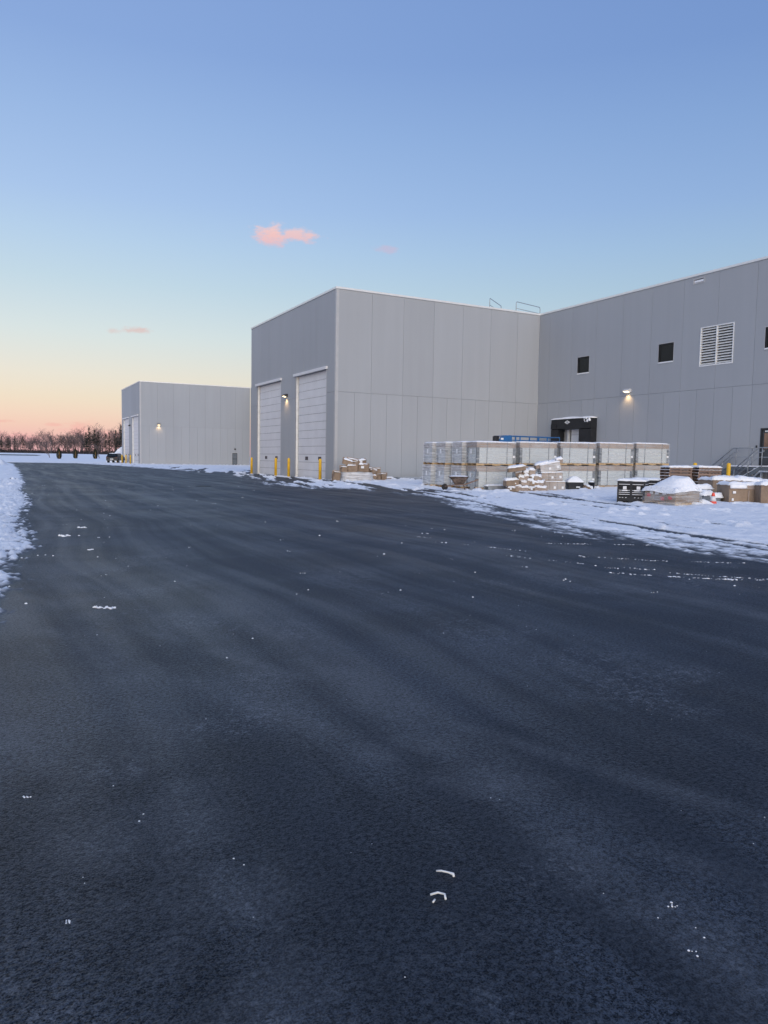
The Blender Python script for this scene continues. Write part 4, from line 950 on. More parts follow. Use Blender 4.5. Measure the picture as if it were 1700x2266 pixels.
# collapsed pile of cartons in front of the row
gC = 'cartons in the collapsed pile before the pallet row'; lC = 'snow laden carton in the %s course of the collapsed heap beside the leaning stack'
lrow = []
rs = random.Random(12)
pile = []
d0 = Vector((0.885, -0.4666, 0)); n0 = Vector((0.4666, 0.8845, 0)); pc = Vector((2.25, -18.3, 0))
for row, (n, z, wtot) in enumerate(((6, 0.03, 1.9), (5, 0.30, 1.6), (4, 0.56, 1.15), (3, 0.82, 0.95))):
    for k in range(n):
        for dep in range(2 if row < 2 else 1):
            u = (k + 0.5 + rs.uniform(-.25, .25) * (row > 0)) / n * wtot - wtot / 2 + (0.12 if row == 2 else 0) + (-0.06 if row == 3 else 0)
            c = pc + d0 * u + n0 * (0.10 + dep * 0.5 + row * 0.13)
            lrow.append(('bottom', 'second', 'third', 'top')[row])
            pile.append((c.x, c.y, z + gzf(c.x, c.y), wtot / n * rs.uniform(.85, 1.2), 0.46 * rs.uniform(.8, 1.1), 0.235 * rs.uniform(.8, 1.1), (rs.uniform(-14, 14) * (row > 0), rs.uniform(-16, 16) * (row > 0), -27 + rs.uniform(-28, 28) * (0.4 + 0.6 * (row > 0)))))
for i, q in enumerate(pile): cbox(*q[:6], q[6], lC % lrow[i], gC + ', ' + lrow[i], 'cardboard_grey' if i % 3 else 'cardboard', 0.10 if i > 11 else 0.075, 200 + i, i % 3 == 0, crush=0.09)
bigC = [(-0.80, 0.60, 0.55, 0.5, 0.28, (0, -6, -18), 0.33), (-0.55, 0.22, 0.75, 0.5, 0.22, (0, -9, -30), 1.02)]
for i, (u, v_, w_, dd_, hh_, rt_, z_) in enumerate(bigC):
    c = pc + d0 * u + n0 * (v_ * 0.2 + 0.05); cbox(c.x, c.y, z_ + 0.03, w_ * 1.15, dd_, hh_, rt_, ('larger flat carton sagging low out of the collapsed heap near the conveyor', 'larger flat carton jutting out at the top of the collapsed heap')[i], None, 'cardboard', 0.09, 300 + i, crush=0.05)
# leaning wrapped stack
LS = thing('leaning_carton_stack', 'tall film wrapped stack of cartons leaning over beside the collapsed heap', 'pallet', (4.0, -18.0, 0.06), R(-27))
lay = [(0.0, 0.0, 0, 1.15, 0.48, 0), (-0.06, -0.03, 0.0, 1.05, 0.42, -3), (-0.10, 0.0, 0, 0.98, 0.44, -13)]
z = 0.02
for k, (dx, dy, _, wd_, hh_, tl) in enumerate(lay):
    g_ = bpy.data.objects.new('carton_layer', None)
    mt = Matrix.Translation((dx - 0.02 * k, dy, z)) @ Matrix.Rotation(R(tl), 4, 'Y')
    for i in range(3):
        b = MB(); b.rbox(-wd_ / 2 + i * wd_ / 3 + 0.006, -wd_ / 2 + (i + 1) * wd_ / 3 - 0.006, -0.42, 0.42, 0, hh_, 0.012); b.v = [tuple(mt @ Vector(q)) for q in b.v]; b.build('carton', 'cardboard_grey', LS)
    for i in range(2):
        b = MB(); b.box(wd_ / 2 - 0.17 - i * 0.4, wd_ / 2 - 0.06 - i * 0.4, -0.438, -0.434, 0.12, 0.24, mt); b.build('label', 'label_paper', LS)
    w = MB(); w.box(-wd_ / 2 - 0.012, wd_ / 2 + 0.012, -0.432, 0.432, 0.02, hh_ + 0.012, mt); w.build('stretch_wrap', 'wrap_milky' if k == 2 else 'wrap', LS)
    e = cap(wd_, 0.86, 0.04, 400 + k, 10, 8, 0.03, 0.7); e.v = [tuple(mt @ Vector((q[0], q[1], q[2] + hh_ + 0.014))) for q in e.v]; e.build('snow_layer', 'snow', LS, True)
    bpy.data.objects.remove(g_)
    z += hh_ + (0.03 if k < 1 else 0.02)
tops = [(-0.52, -0.1, 1.26, 0.72, 0.5, 0.2, (0, -14, 0)), (0.02, 0.05, 1.42, 0.45, 0.4, 0.14, (0, -12, 8)), (0.30, -0.08, 1.50, 0.34, 0.3, 0.2, (4, -8, 12))]
for i, (u, v_, z_, w_, d_, h_, rt_) in enumerate(tops):
    c = Vector((4.0, -18.0, 0)) + d0 * u + n0 * v_
    cbox(c.x, c.y, z_, w_, d_, h_, (rt_[0], rt_[1], -27 + rt_[2]), ('wide snowy carton overhanging the side of the leaning wrapped stack', 'low snowy carton in the middle on top of the leaning stack', 'small snowy carton at the highest point of the leaning stack')[i], None, 'cardboard_grey', 0.08, 430 + i)
# tub and bucket
TB = thing('plastic_tub', 'black plastic tub heaped with snow between leaning stack and pallet row', 'tub', (5.35, -18.15, 0.09), R(-27))
loft([rrect(-0.36, 0.36, -0.25, 0.25, 0.0), rrect(-0.42, 0.42, -0.30, 0.30, 0.40), rrect(-0.45, 0.45, -0.33, 0.33, 0.40), rrect(-0.45, 0.45, -0.33, 0.33, 0.43), rrect(-0.41, 0.41, -0.29, 0.29, 0.43), rrect(-0.38, 0.38, -0.27, 0.27, 0.1)]).build('shell', 'black_plastic', TB)
loft([rrect(-0.43, 0.43, -0.31, 0.31, 0.425), rrect(-0.40, 0.40, -0.29, 0.29, 0.50), rrect(-0.25, 0.22, -0.2, 0.2, 0.66, 0.08), rrect(-0.08, 0.08, -0.07, 0.07, 0.74, 0.05)], False).build('snow_heap', 'snow', TB, True)
MB().box(0.02, 0.22, -0.335, -0.30, 0.16, 0.22).build('label', 'label_paper', TB)
BK = thing('bucket', 'small black bucket with snow on its rim beside the tub', 'bucket', (6.25, -18.45, 0.1))
MB().lathe([(0.13, 0), (0.17, 0.40), (0.185, 0.40), (0.185, 0.43), (0.155, 0.43), (0.12, 0.06)], 16).build('shell', 'black_plastic', BK, True); MB().lathe([(0.16, 0.40), (0.12, 0.47), (0.03, 0.50)], 12).build('snow_heap', 'snow', BK, True)
for i, q in enumerate([(5.85, -18.5, 0.08, 0.42, 0.35, 0.25, (15, 20, 10)), (6.75, -18.3, 0.08, 0.3, 0.25, 0.14, (0, 0, 30))]): cbox(*q[:6], q[6], ('torn carton tipped over between tub and bucket', 'small flat carton in the snow beyond the bucket')[i], None, 'cardboard', 0.09, 450 + i)

# ------------------------------------------------------------------ black bulk bins
def bulk_bin(x, y, rz, label):
    T = thing('bulk_bin', label, 'bin', (x, y, gzf(x, y) + 0.02), rz, 'black plastic bulk bins')
    Wd, D, Hh = 1.0, 1.15, 0.84
    MB().box(-Wd / 2 + 0.03, Wd / 2 - 0.03, 0.03, D - 0.03, 0.14, Hh - 0.06).build('liner', 'bin_inner', T)
    def face(mt, w, tagl):
        b = MB(); b.box(-w / 2, w / 2, 0, 0.035, 0.10, 0.27, mt); b.box(-w / 2, w / 2, 0, 0.035, Hh - 0.10, Hh, mt); b.box(-w / 2, -w / 2 + 0.05, 0, 0.035, 0.27, Hh - 0.10, mt); b.box(w / 2 - 0.05, w / 2, 0, 0.035, 0.27, Hh - 0.10, mt); b.box(-0.035, 0.035, 0, 0.035, 0.27, Hh - 0.10, mt)
        fr_ = b.build('side_frame', 'black_plastic', T)
        for k in range(6):
            for a, c in ((-w / 2 + 0.05, -0.035), (0.035, w / 2 - 0.05)):
                z0 = 0.30 + k * 0.076; sl_ = MB(); sl_.box(a, c, 0.003, 0.03, z0, z0 + 0.034, mt); sl_.build('slat', 'black_plastic', fr_)
                if k in (0, 1, 2, 5): sn_ = MB(); sn_.box(a + 0.01, c - 0.01, -0.004, 0.02, z0 + 0.034, z0 + 0.050, mt); sn_.build('slat_snow', 'snow', fr_)
        if tagl:
            for a in (-0.24, 0.20):
                p_ = MB(); p_.box(a - 0.08, a + 0.11, -0.006, -0.001, 0.47, 0.51, mt); p_.build('snow_patch', 'snow', fr_)
                p_ = MB(); p_.box(a - 0.02, a + 0.11, -0.010, -0.005, 0.54, 0.66, mt @ Matrix.Rotation(R(2 if a > 0 else -3), 4, 'Y')); p_.build('label', 'label_paper', fr_)
            for a in (-0.42, -0.32, -0.2, 0.12, 0.25, 0.36):
                p_ = MB(); p_.box(a, a + 0.05, -0.004, 0.0, 0.215, 0.23, mt); p_.build('snow_patch', 'snow', fr_)
    face(Matrix.Identity(4), Wd, True)
    face(Matrix.Translation((Wd / 2, D / 2, 0)) @ Matrix.Rotation(R(90), 4, 'Z'), D - 0.002, False)
    face(Matrix.Translation((-Wd / 2, D / 2, 0)) @ Matrix.Rotation(R(-90), 4, 'Z'), D - 0.002, False)
    b = MB(); b.box(-Wd / 2, Wd / 2, D, D + 0.035, 0.1, Hh); b.build('side_frame', 'black_plastic', T)
    for xx in (-Wd / 2, -0.08, Wd / 2 - 0.16):
        for yy in (0.0, D / 2 - 0.08, D - 0.16): b = MB(); b.box(xx, xx + 0.16, yy + 0.003, yy + 0.16, 0, 0.099); b.build('foot', 'black_plastic', T)
    MB().box(-Wd / 2 - 0.01, Wd / 2 + 0.01, -0.01, D + 0.045, Hh + 0.001, Hh + 0.03).build('lid', 'black_plastic', T)
    cap(Wd, D, 0.055, int(abs(x) * 100) + 1, 12, 10).build('snow_cap', 'snow', T, True, loc=(0, D / 2, Hh + 0.03))
    return T
fa = math.atan2(-0.8, 0.6)
bulk_bin(0.25, -26.85, fa, 'black slatted bulk bin with two white labels on its face')
bulk_bin(1.55, -26.25, fa, 'black slatted bulk bin tucked behind the snow heaped carton pallet')
cbox(2.15, -25.3, 0.05, 0.9, 0.9, 0.80, -10, 'red brown carton behind the black bulk bins', None, 'cardboard', 0.07, 470)

# snow heaped pallet of cartons
SP = thing('snow_heaped_pallet', 'film wrapped carton pallet under a peaked heap of snow beside the traffic cone', 'pallet', (1.05, -28.05, 0.03), 0.0)
pallet_mesh(MB(), 1.35, 1.5, 0.0).build('pallet', 'pallet_wood', SP)
for i in range(3):
    for j in range(2): b = MB(); b.rbox(-0.62 + j * 0.62, -0.01 + j * 0.62, -0.72 + i * 0.48, -0.25 + i * 0.48, 0.13, 0.62 + 0.03 * ((i + j) % 2), 0.015); b.build('carton', 'cardboard', SP)
for y, z, w_ in ((0.30, 0.42, 0.15), (0.05, 0.40, 0.16), (-0.30, 0.40, 0.18), (0.10, 0.58, 0.12)): b = MB(); b.box(-0.628, -0.624, y, y + w_, z, z + 0.13); b.build('label', 'label_paper', SP)
for y, z in ((0.42, 0.30), (-0.55, 0.24), (-0.20, 0.20)): b = MB(); b.box(-0.627, -0.623, y, y + 0.16, z, z + 0.12); b.build('red_mark', 'red_tape', SP)
w = MB(); n = 28
for j, (z, g_) in enumerate(((0.04, 0.10), (0.25, 0.07), (0.50, 0.05), (0.66, 0.02))):
    for i in range(n):
        th = 2 * math.pi * i / n; c_, s_ = math.cos(th), math.sin(th); k = 1 / max(abs(c_), abs(s_)); jit = random.Random(i * 5 + j * 31).random() * 0.05
        w.v.append((c_ * k * (0.64 + g_ + jit), s_ * k * (0.74 + g_ + jit), z))
for j in range(3):
    for i in range(n): w.f.append((j * n + i, j * n + (i + 1) % n, (j + 1) * n + (i + 1) % n, (j + 1) * n + i))
w.build('stretch_wrap', 'wrap', SP, True)
def heap(w_, d_, fn, name, parent, loc, nx=22, ny=22):
    xs_ = np.linspace(-w_ / 2, w_ / 2, nx); ys_ = np.linspace(-d_ / 2, d_ / 2, ny); b = MB()
    for yy in ys_:
        for xx in xs_: b.v.append((float(xx), float(yy), float(fn(xx, yy))))
    for j in range(ny - 1):
        for i in range(nx - 1): a = j * nx + i; b.f.append((a, a + 1, a + nx + 1, a + nx))
    return b.build(name, 'snow', parent, True, loc=loc)
def hf(x, y):
    e = max(abs(x) / 0.70, abs(y) / 0.80); base = 0.66 + 0.03 * math.sin(3 * x + 1) + 0.03 * math.sin(4 * y)
    pk = 0.60 * max(0, 1 - math.hypot((x - 0.22) / (0.95 if x < 0.22 else 0.6), (y + 0.28) / (1.15 if y > -0.28 else 0.62))) ** 1.15
    pk = min(pk, 0.36 + 0.02 * math.sin(7 * x + 3 * y))
    z = base + pk * min(1.0, max(0.0, (1 - e) / 0.30)) ** 0.8 + 0.03 * float(fbm(np.array(x * 4), np.array(y * 4), 3, 3))
    return z if e < 0.93 else z - 0.10 * (e - 0.93) / 0.07 - 0.02
heap(1.44, 1.64, hf, 'snow_heap', SP, (0, 0, 0.0), 30, 30)
# drifted snow in folds at its feet
def drift(x, y): return 0.26 * max(0, 1 - math.hypot(x / 0.9, y / 0.55)) ** 0.8 * (0.8 + 0.45 * math.sin(11 * x + 4 * y)) - 0.03
tag(heap(1.8, 1.2, drift, 'snow_drift', None, (1.75, -28.75, 0.03), 40, 24), 'rippled low snow drift between carton pallet and traffic cone', 'snow drift')
# cone
CN = thing('traffic_cone', 'orange traffic cone with a white collar standing in the snow', 'cone', (2.28, -28.85, 0.07))
MB().rbox(-0.17, 0.17, -0.17, 0.17, -0.01, 0.04, 0.03).build('foot', 'orange', CN)
def cr2(z): return 0.135 - (z - 0.04) * (0.105 / 0.45)
MB().lathe([(cr2(0.04), 0.04), (cr2(0.14), 0.14)], 18).build('lower_cone', 'orange', CN, True); MB().lathe([(cr2(0.14) + 0.003, 0.14), (cr2(0.32) + 0.003, 0.32)], 18).build('collar', 'reflective', CN, True); MB().lathe([(cr2(0.32), 0.32), (cr2(0.44), 0.44), (0.02, 0.455)], 18).build('upper_cone', 'orange', CN, True)
# grey crates and sheets under snow behind the cone
for i, (x, y, w_, d_, h_, rz, lb) in enumerate(((3.6, -26.9, 1.1, 0.7, 0.55, -20, 'grey plastic crate under thick snow behind the traffic cone'), (3.05, -27.7, 0.75, 0.55, 0.34, 15, 'low grey crate under snow close behind the traffic cone'), (3.55, -27.75, 0.6, 0.45, 0.26, -35, 'small grey crate under snow beside the big open carton'))):
    T = thing('plastic_crate', lb, 'crate', (x, y, 0.06), R(rz))
    MB().rbox(-w_ / 2, w_ / 2, -d_ / 2, d_ / 2, 0, h_, 0.03).build('shell', 'grey_plastic', T); MB().box(-w_ / 2 - 0.012, w_ / 2 + 0.012, -d_ / 2 - 0.012, d_ / 2 + 0.012, h_ - 0.09, h_ - 0.05).build('rim', 'grey_plastic', T)
    cap(w_, d_, 0.13, 500 + i, 12, 10, 0.07, 0.9).build('snow_cap', 'snow', T, True, loc=(0, 0, h_))
# big cartons at the right
def big_carton(x, y, w_, d_, h_, rz, label, seed, sn=0.09, fl=True):
    T = thing('large_carton', label, 'box', (x, y, gzf(x, y) + 0.05), R(rz))
    b = MB(); nx = 8; rs = random.Random(seed)
    ring = [(-w_ / 2 + w_ * i / nx, -d_ / 2) for i in range(nx)] + [(w_ / 2, -d_ / 2 + d_ * i / 6) for i in range(6)] + [(w_ / 2 - w_ * i / nx, d_ / 2) for i in range(nx)] + [(-w_ / 2, d_ / 2 - d_ * i / 6) for i in range(6)]
    n = len(ring); zs = [0, h_ * 0.35, h_ * 0.7, h_]
    for z_ in zs:
        for i, (px, py) in enumerate(ring):
            bul = 1 + 0.035 * math.sin(math.pi * z_ / h_) * (i not in (0, nx, nx + 6, 2 * nx + 6)) + rs.uniform(-0.012, 0.012)
            b.v.append((px * bul, py * bul, z_ + (rs.uniform(-0.045, 0.02) if z_ == h_ else 0)))
    for j in range(3):
        for i in range(n): b.f.append((j * n + i, j * n + (i + 1) % n, (j + 1) * n + (i + 1) % n, (j + 1) * n + i))
    b.f.append(tuple(3 * n + i for i in range(n))); b.build('carton', 'cardboard', T)
    if fl:
        f = MB(); f.add([(-w_ / 2 + 0.02, -d_ / 2 - 0.002, h_), (w_ * 0.28, -d_ / 2 - 0.002, h_ - 0.01), (w_ * 0.26, -d_ / 2 - 0.05, h_ - 0.19), (-w_ / 2 + 0.0, -d_ / 2 - 0.04, h_ - 0.15), (-w_ / 2 + 0.02, -d_ / 2 + 0.01, h_), (w_ * 0.28, -d_ / 2 + 0.01, h_ - 0.01), (w_ * 0.26, -d_ / 2 - 0.035, h_ - 0.19), (-w_ / 2, -d_ / 2 - 0.025, h_ - 0.15)],
                        [(0, 3, 2, 1), (4, 5, 6, 7), (0, 1, 5, 4), (1, 2, 6, 5), (2, 3, 7, 6), (3, 0, 4, 7)]); fo = f.build('flap', 'cardboard_grey', T)
        f2 = cap(w_ * 0.50, 0.15, 0.03, seed + 4, 8, 4, 0.01); mt = Matrix.Translation((-w_ * 0.23, -d_ / 2 - 0.045, h_ - 0.075)) @ Matrix.Rotation(R(78), 4, 'X'); f2.v = [tuple(mt @ Vector(q)) for q in f2.v]; f2.build('flap_snow', 'snow', fo, True)
        p = MB(); p.box(-w_ * 0.40, -w_ * 0.40 + 0.11, -d_ / 2 - 0.05, -d_ / 2 - 0.03, h_ * 0.50, h_ * 0.50 + 0.09); p.build('label', 'label_paper', T)
        p = MB(); p.box(-w_ * 0.42, -w_ * 0.42 + 0.07, -d_ / 2 - 0.034, -d_ / 2 - 0.012, h_ * 0.1, h_ * 0.1 + 0.10); p.build('label', 'label_paper', T)
        p = MB(); p.box(w_ * 0.08, w_ * 0.08 + 0.035, -d_ / 2 - 0.05, -d_ / 2 - 0.028, 0.0, h_ * 0.68); p.build('tape', 'cardboard_grey', T)
    cap(w_, d_, sn, seed + 9, 16, 12, 0.03, 0.9).build('snow_cap', 'snow', T, True, loc=(0, 0, h_ - 0.01))
    return T
big_carton(4.35, -28.35, 1.22, 1.0, 0.70, -27, 'big brown carton with a folded snowy flap beside the traffic cone', 610)
big_carton(4.95, -29.35, 1.3, 1.0, 0.72, -32, 'big brown carton sagging in the snow at the end of the carton row', 620, 0.09, False)
big_carton(5.9, -26.3, 1.3, 1.1, 0.80, -20, 'brown carton under a slab of snow behind the front cartons', 630, 0.12, False)
big_carton(7.2, -26.6, 1.4, 1.1, 0.74, -24, 'brown carton with a collapsed top in front of the dock stair', 640, 0.14, False)
SR = thing('snow_board', 'flat sheet buried in lumpy snow in front of the big cartons', 'board', (3.55, -29.25, 0.05), R(-30)); MB().box(-0.6, 0.6, -0.22, 0.22, 0, 0.03).build('sheet', 'black_plastic', SR); cap(1.15, 0.36, 0.09, 660, 16, 6, 0.0, 1.0).build('snow_cap', 'snow', SR, True, loc=(0, 0.03, 0.03))

# ------------------------------------------------------------------ stacks of wooden pallets
def wood_pallet(parent_label, x, y, z, rz, grp, snowy):
    T = thing('wooden_pallet', parent_label, 'pallet', (x, y, z), rz, grp)
    return T
pm = {}
def pal_parts():
    L, Wd = 1.2, 1.0
    pm['top'] = MB().box(-0.045, 0.045, -Wd / 2, Wd / 2, 0.118, 0.138).mesh('deck_board', 'old_wood')
    pm['str'] = MB().box(-L / 2, L / 2, -0.02, 0.02, 0.019, 0.117).mesh('stringer', 'old_wood')
    pm['bot'] = MB().box(-0.05, 0.05, -Wd / 2, Wd / 2, 0.0, 0.018).mesh('bottom_board', 'old_wood')
    pm['snow'] = MB().box(-L / 2 + 0.0, L / 2, -Wd / 2 - 0.012, -Wd / 2 + 0.05, 0.139, 0.152).mesh('edge_snow', 'snow')
    pm['snow2'] = MB().box(-L / 2 - 0.012, -L / 2 + 0.06, -Wd / 2 + 0.03, -0.03, 0.139, 0.160).mesh('edge_snow', 'snow')
    pm['snow3'] = MB().box(-L / 2 - 0.012, -L / 2 + 0.06, 0.03, Wd / 2 - 0.03, 0.139, 0.160).mesh('edge_snow', 'snow')
pal_parts()
rs = random.Random(9)
for sidx, (sx, sy, lab) in enumerate(((9.72, -20.75, 'weathered wooden pallet in the stack closest to the module pallets'), (10.98, -21.45, 'weathered wooden pallet in the stack beside the dock stair'))):
    for k in range(8):
        z = gzf(sx, sy) + 0.03 + k * 0.152
        T = wood_pallet(lab, sx + rs.uniform(-.03, .03), sy + rs.uniform(-.03, .03), z, R(-22 + rs.uniform(-2.5, 2.5)), 'stacked wooden pallets, ' + ('first stack' if sidx == 0 else 'second stack'), True)
        for i in range(7): obj('deck_board', pm['top'], T, (-0.555 + i * 0.185, 0, 0))
        for yy in (-0.48, 0, 0.48): obj('stringer', pm['str'], T, (0, yy, 0))
        for xx in (-0.55, 0, 0.55): obj('bottom_board', pm['bot'], T, (xx, 0, 0))
        if rs.random() < 0.45: obj('edge_snow', pm['snow'], T)
        obj('edge_snow', pm['snow2'], T); obj('edge_snow', pm['snow3'], T)
        if k == 7: cap(1.2, 1.0, 0.07, 680 + sidx, 14, 12, 0.02, 0.6).build('snow_cap', 'snow', T, True, loc=(0, 0, 0.14))

# ------------------------------------------------------------------ manhole, litter, snow clods
MH = thing('manhole_cover', 'round dark manhole cover set in the asphalt drive', 'manhole', (-11.5, -9.5, 0.0)); MB().lathe([(0.42, -0.02), (0.42, 0.012), (0.36, 0.013)], 24).build('ring', 'iron', MH); MB().lathe([(0.35, -0.02), (0.35, 0.020), (0.1, 0.022)], 24).build('lid', 'iron', MH)
LT = [((-19.385, -44.725), (-19.355, -44.775), 'thin pale bent strip lying on the dark asphalt'), ((-19.505, -44.865), (-19.455, -44.875), 'thin pale hooked strip lying on the dark asphalt')]
T = thing('plastic_strip', LT[0][2], 'litter', (-19.37, -44.75, 0.004)); MB().tube([(-0.024, 0.028, 0.004), (-0.012, 0.012, 0.010), (0.008, -0.006, 0.008), (0.016, -0.026, 0.010), (0.014, -0.034, 0.004)], [0.004, 0.004, 0.004, 0.006, 0.004], 6).build('strip', 'white_pvc', T, True)
T = thing('plastic_strip', LT[1][2], 'litter', (-19.475, -44.87, 0.004)); MB().tube([(-0.02, 0.026, 0.006), (0.008, 0.02, 0.010), (0.024, 0.0, 0.010), (0.014, -0.022, 0.006)], 0.0042, 6).build('strip', 'white_pvc', T, True); MB().tube([(-0.034, -0.014, 0.004), (-0.02, -0.006, 0.006)], 0.0035, 6).build('fragment', 'white_pvc', T, True)
def clod_into(mb, x, y, r, flat, rs, ang=0.0, el_=1.0):
    o = len(mb.v); n = 7; z0 = gzf(x, y); ca, sa = math.cos(ang), math.sin(ang)
    for j, (rr_, hz) in enumerate(((1.0, -0.15), (0.95, 0.25), (0.62, 0.72), (0.2, 0.95))):
        for k in range(n):
            th = 2 * math.pi * k / n; q = r * rr_ * (0.75 + 0.5 * rs.random()); lx, ly = q * math.cos(th) * el_, q * math.sin(th)
            mb.v.append((x + lx * ca - ly * sa, y + lx * sa + ly * ca, z0 + r * flat * hz * (0.7 + 0.5 * rs.random())))
    for j in range(3):
        for k in range(n): mb.f.append((o + j * n + k, o + j * n + (k + 1) % n, o + (j + 1) * n + (k + 1) % n, o + (j + 1) * n + k))
    mb.f.append(tuple(o + 3 * n + k for k in range(n)))
rs = random.Random(33); mb = MB()
for k in range(620):       # loose crumbs over the asphalt, thicker towards the snow edges
    y = -46.3 + 52 * rs.random() ** 1.5; xl = float(np.interp(y, LY, LX)); xr = float(np.interp(y, RY, RX)); q = rs.random()
    x = xl + (xr - xl) * (q if rs.random() < 0.6 else (q ** 3 if rs.random() < 0.5 else 1 - q ** 3))
    dist = math.hypot(x - CAM.x, y - CAM.y)
    if dist < 1.4: continue
    r = 0.002 + 0.007 * rs.random() ** 3 * min(1, dist / 5) + (0.016 * rs.random() ** 4 if dist > 8 else 0)
    for c in range(1 + int(3 * rs.random() ** 3)): clod_into(mb, x + rs.gauss(0, 0.05) * (c > 0), y + rs.gauss(0, 0.05) * (c > 0), r * (0.6 + 0.6 * rs.random()), 0.7, rs)
for x, y, n_, r_ in ((-18.91, -45.46, 4, 0.005), (-18.76, -45.26, 6, 0.0045), (-20.74, -43.38, 6, 0.005), (-20.65, -44.43, 7, 0.004), (-12.1, -40.45, 9, 0.018), (-19.3, -41.5, 3, 0.005)):
    for k in range(n_): clod_into(mb, x + rs.gauss(0, r_ * 2.5), y + rs.gauss(0, r_ * 1.8), r_ * rs.uniform(.5, 1.2), 0.8, rs)
lines = [[(-13.5, -35.2), (-13.23, -35.63), (-12.76, -36.93), (-12.6, -37.32), (-12.3, -38.0)], [(-12.45, -37.6), (-12.37, -37.72), (-11.63, -38.61), (-10.9, -39.1), (-10.12, -39.6), (-9.2, -40.2)],
         [(-13.45, -37.3), (-12.85, -38.66), (-12.4, -39.4)], [(-14.0, -38.4), (-13.93, -38.55), (-13.25, -39.3), (-12.74, -39.87), (-12.19, -40.35), (-11.63, -40.66), (-10.6, -41.2)], [(-11.6, -36.1), (-11.33, -36.3), (-9.66, -37.12), (-9.1, -37.5)],
         [(-13.9, -32.6), (-13.4, -34.2), (-12.9, -35.3)], [(-12.9, -38.9), (-12.0, -40.2), (-11.0, -41.1)]]
for li, ln in enumerate(lines):     # crumbs left along tyre tracks
    for a, b in zip(ln[:-1], ln[1:]):
        L = math.hypot(b[0] - a[0], b[1] - a[1]); aa = math.atan2(b[1] - a[1], b[0] - a[0])
        for k in range(int(L / 0.030)):
            s_ = rs.random(); gate = float(fbm(np.array((a[0] + (b[0] - a[0]) * s_) * 1.7), np.array((a[1] + (b[1] - a[1]) * s_) * 1.7), 90 + li, 3))
            if gate + rs.gauss(0, 0.05) < (0.46, 0.43, 0.54, 0.51, 0.49, 0.57, 0.59)[li]: continue
            clod_into(mb, a[0] + (b[0] - a[0]) * s_ + rs.gauss(0, 0.02), a[1] + (b[1] - a[1]) * s_ + rs.gauss(0, 0.02), 0.005 + 0.011 * rs.random() ** 3, 0.5, rs, aa, 1.6)
tag(mb.build('snow_crumbs', 'snow', None, True), 'loose crumbs of snow scattered over the asphalt', None, None, 'stuff')
for i, (x, y, L, r, rz, lb) in enumerate(((-19.89, -39.17, 0.22, 0.016, -32, 'long broken ridge of snow on the asphalt near the ploughed verge'), (-19.71, -32.03, 0.17, 0.03, 0, 'flat oval lump of snow on the drive'), (-19.25, -30.4, 0.16, 0.025, -15, 'low flat lump of snow on the drive beyond an oval one'), (-19.5, -34.3, 0.08, 0.02, 0, 'small round lump of snow on the drive'),)):
    b = MB(); n = max(3, int(L / (r * 0.55))); rr = random.Random(i)
    for k in range(n):
        s_ = (k / (n - 1) - 0.5) * L; clod_into(b, x + s_ * math.cos(R(rz)), y + s_ * math.sin(R(rz)) + r * 2.2 * math.sin(k * 0.9 + i) + rr.gauss(0, r * 0.6), r * (0.45 + 0.8 * rr.random() ** 1.5), 1.0, rr)
    b.v = [(a - x, c - y, d_) for a, c, d_ in b.v]
    tag(b.build('snow_clump', 'snow', None, True, loc=(x, y, 0)), lb, 'snow')

# ------------------------------------------------------------------ far end: car, young trees, wood, pole
CR = thing('parked_car', 'dark sport utility car seen from behind beside the distant bay', 'car', (-2.35, 88.4, gzf(-2.3, 88) + 0.03), R(-24))
prof = [(-2.3, 0.45), (-2.3, 1.0), (-2.15, 1.12), (-1.75, 1.62), (0.35, 1.68), (1.0, 1.18), (2.2, 1.0), (2.35, 0.75), (2.35, 0.45)]
rings = []
for hw, ins in ((-0.90, 0.0), (-0.93, 0.0), (0.93, 0.0), (0.90, 0.0)):
    rings.append([(hw * (0.82 if z_ > 1.4 else 1.0), y_ , z_) for y_, z_ in prof])
b = loft([[(q[0], q[1], q[2]) for q in r_] for r_ in (rings[1], rings[2])]); b.f.append(tuple(range(len(prof), 2 * len(prof)))); b.build('body', 'car_paint', CR)
g = MB(); g.add([(-0.72, -2.19, 1.14), (0.72, -2.19, 1.14), (0.66, -1.79, 1.59), (-0.66, -1.79, 1.59)], [(0, 1, 2, 3)]); g.v += [(x_, y_ - 0.02, z_ + 0.01) for x_, y_, z_ in g.v[:4]]; g.f = [(4, 5, 6, 7), (0, 3, 2, 1), (0, 1, 5, 4), (1, 2, 6, 5), (2, 3, 7, 6), (3, 0, 4, 7)]; g.build('rear_window', 'glass_dark', CR)
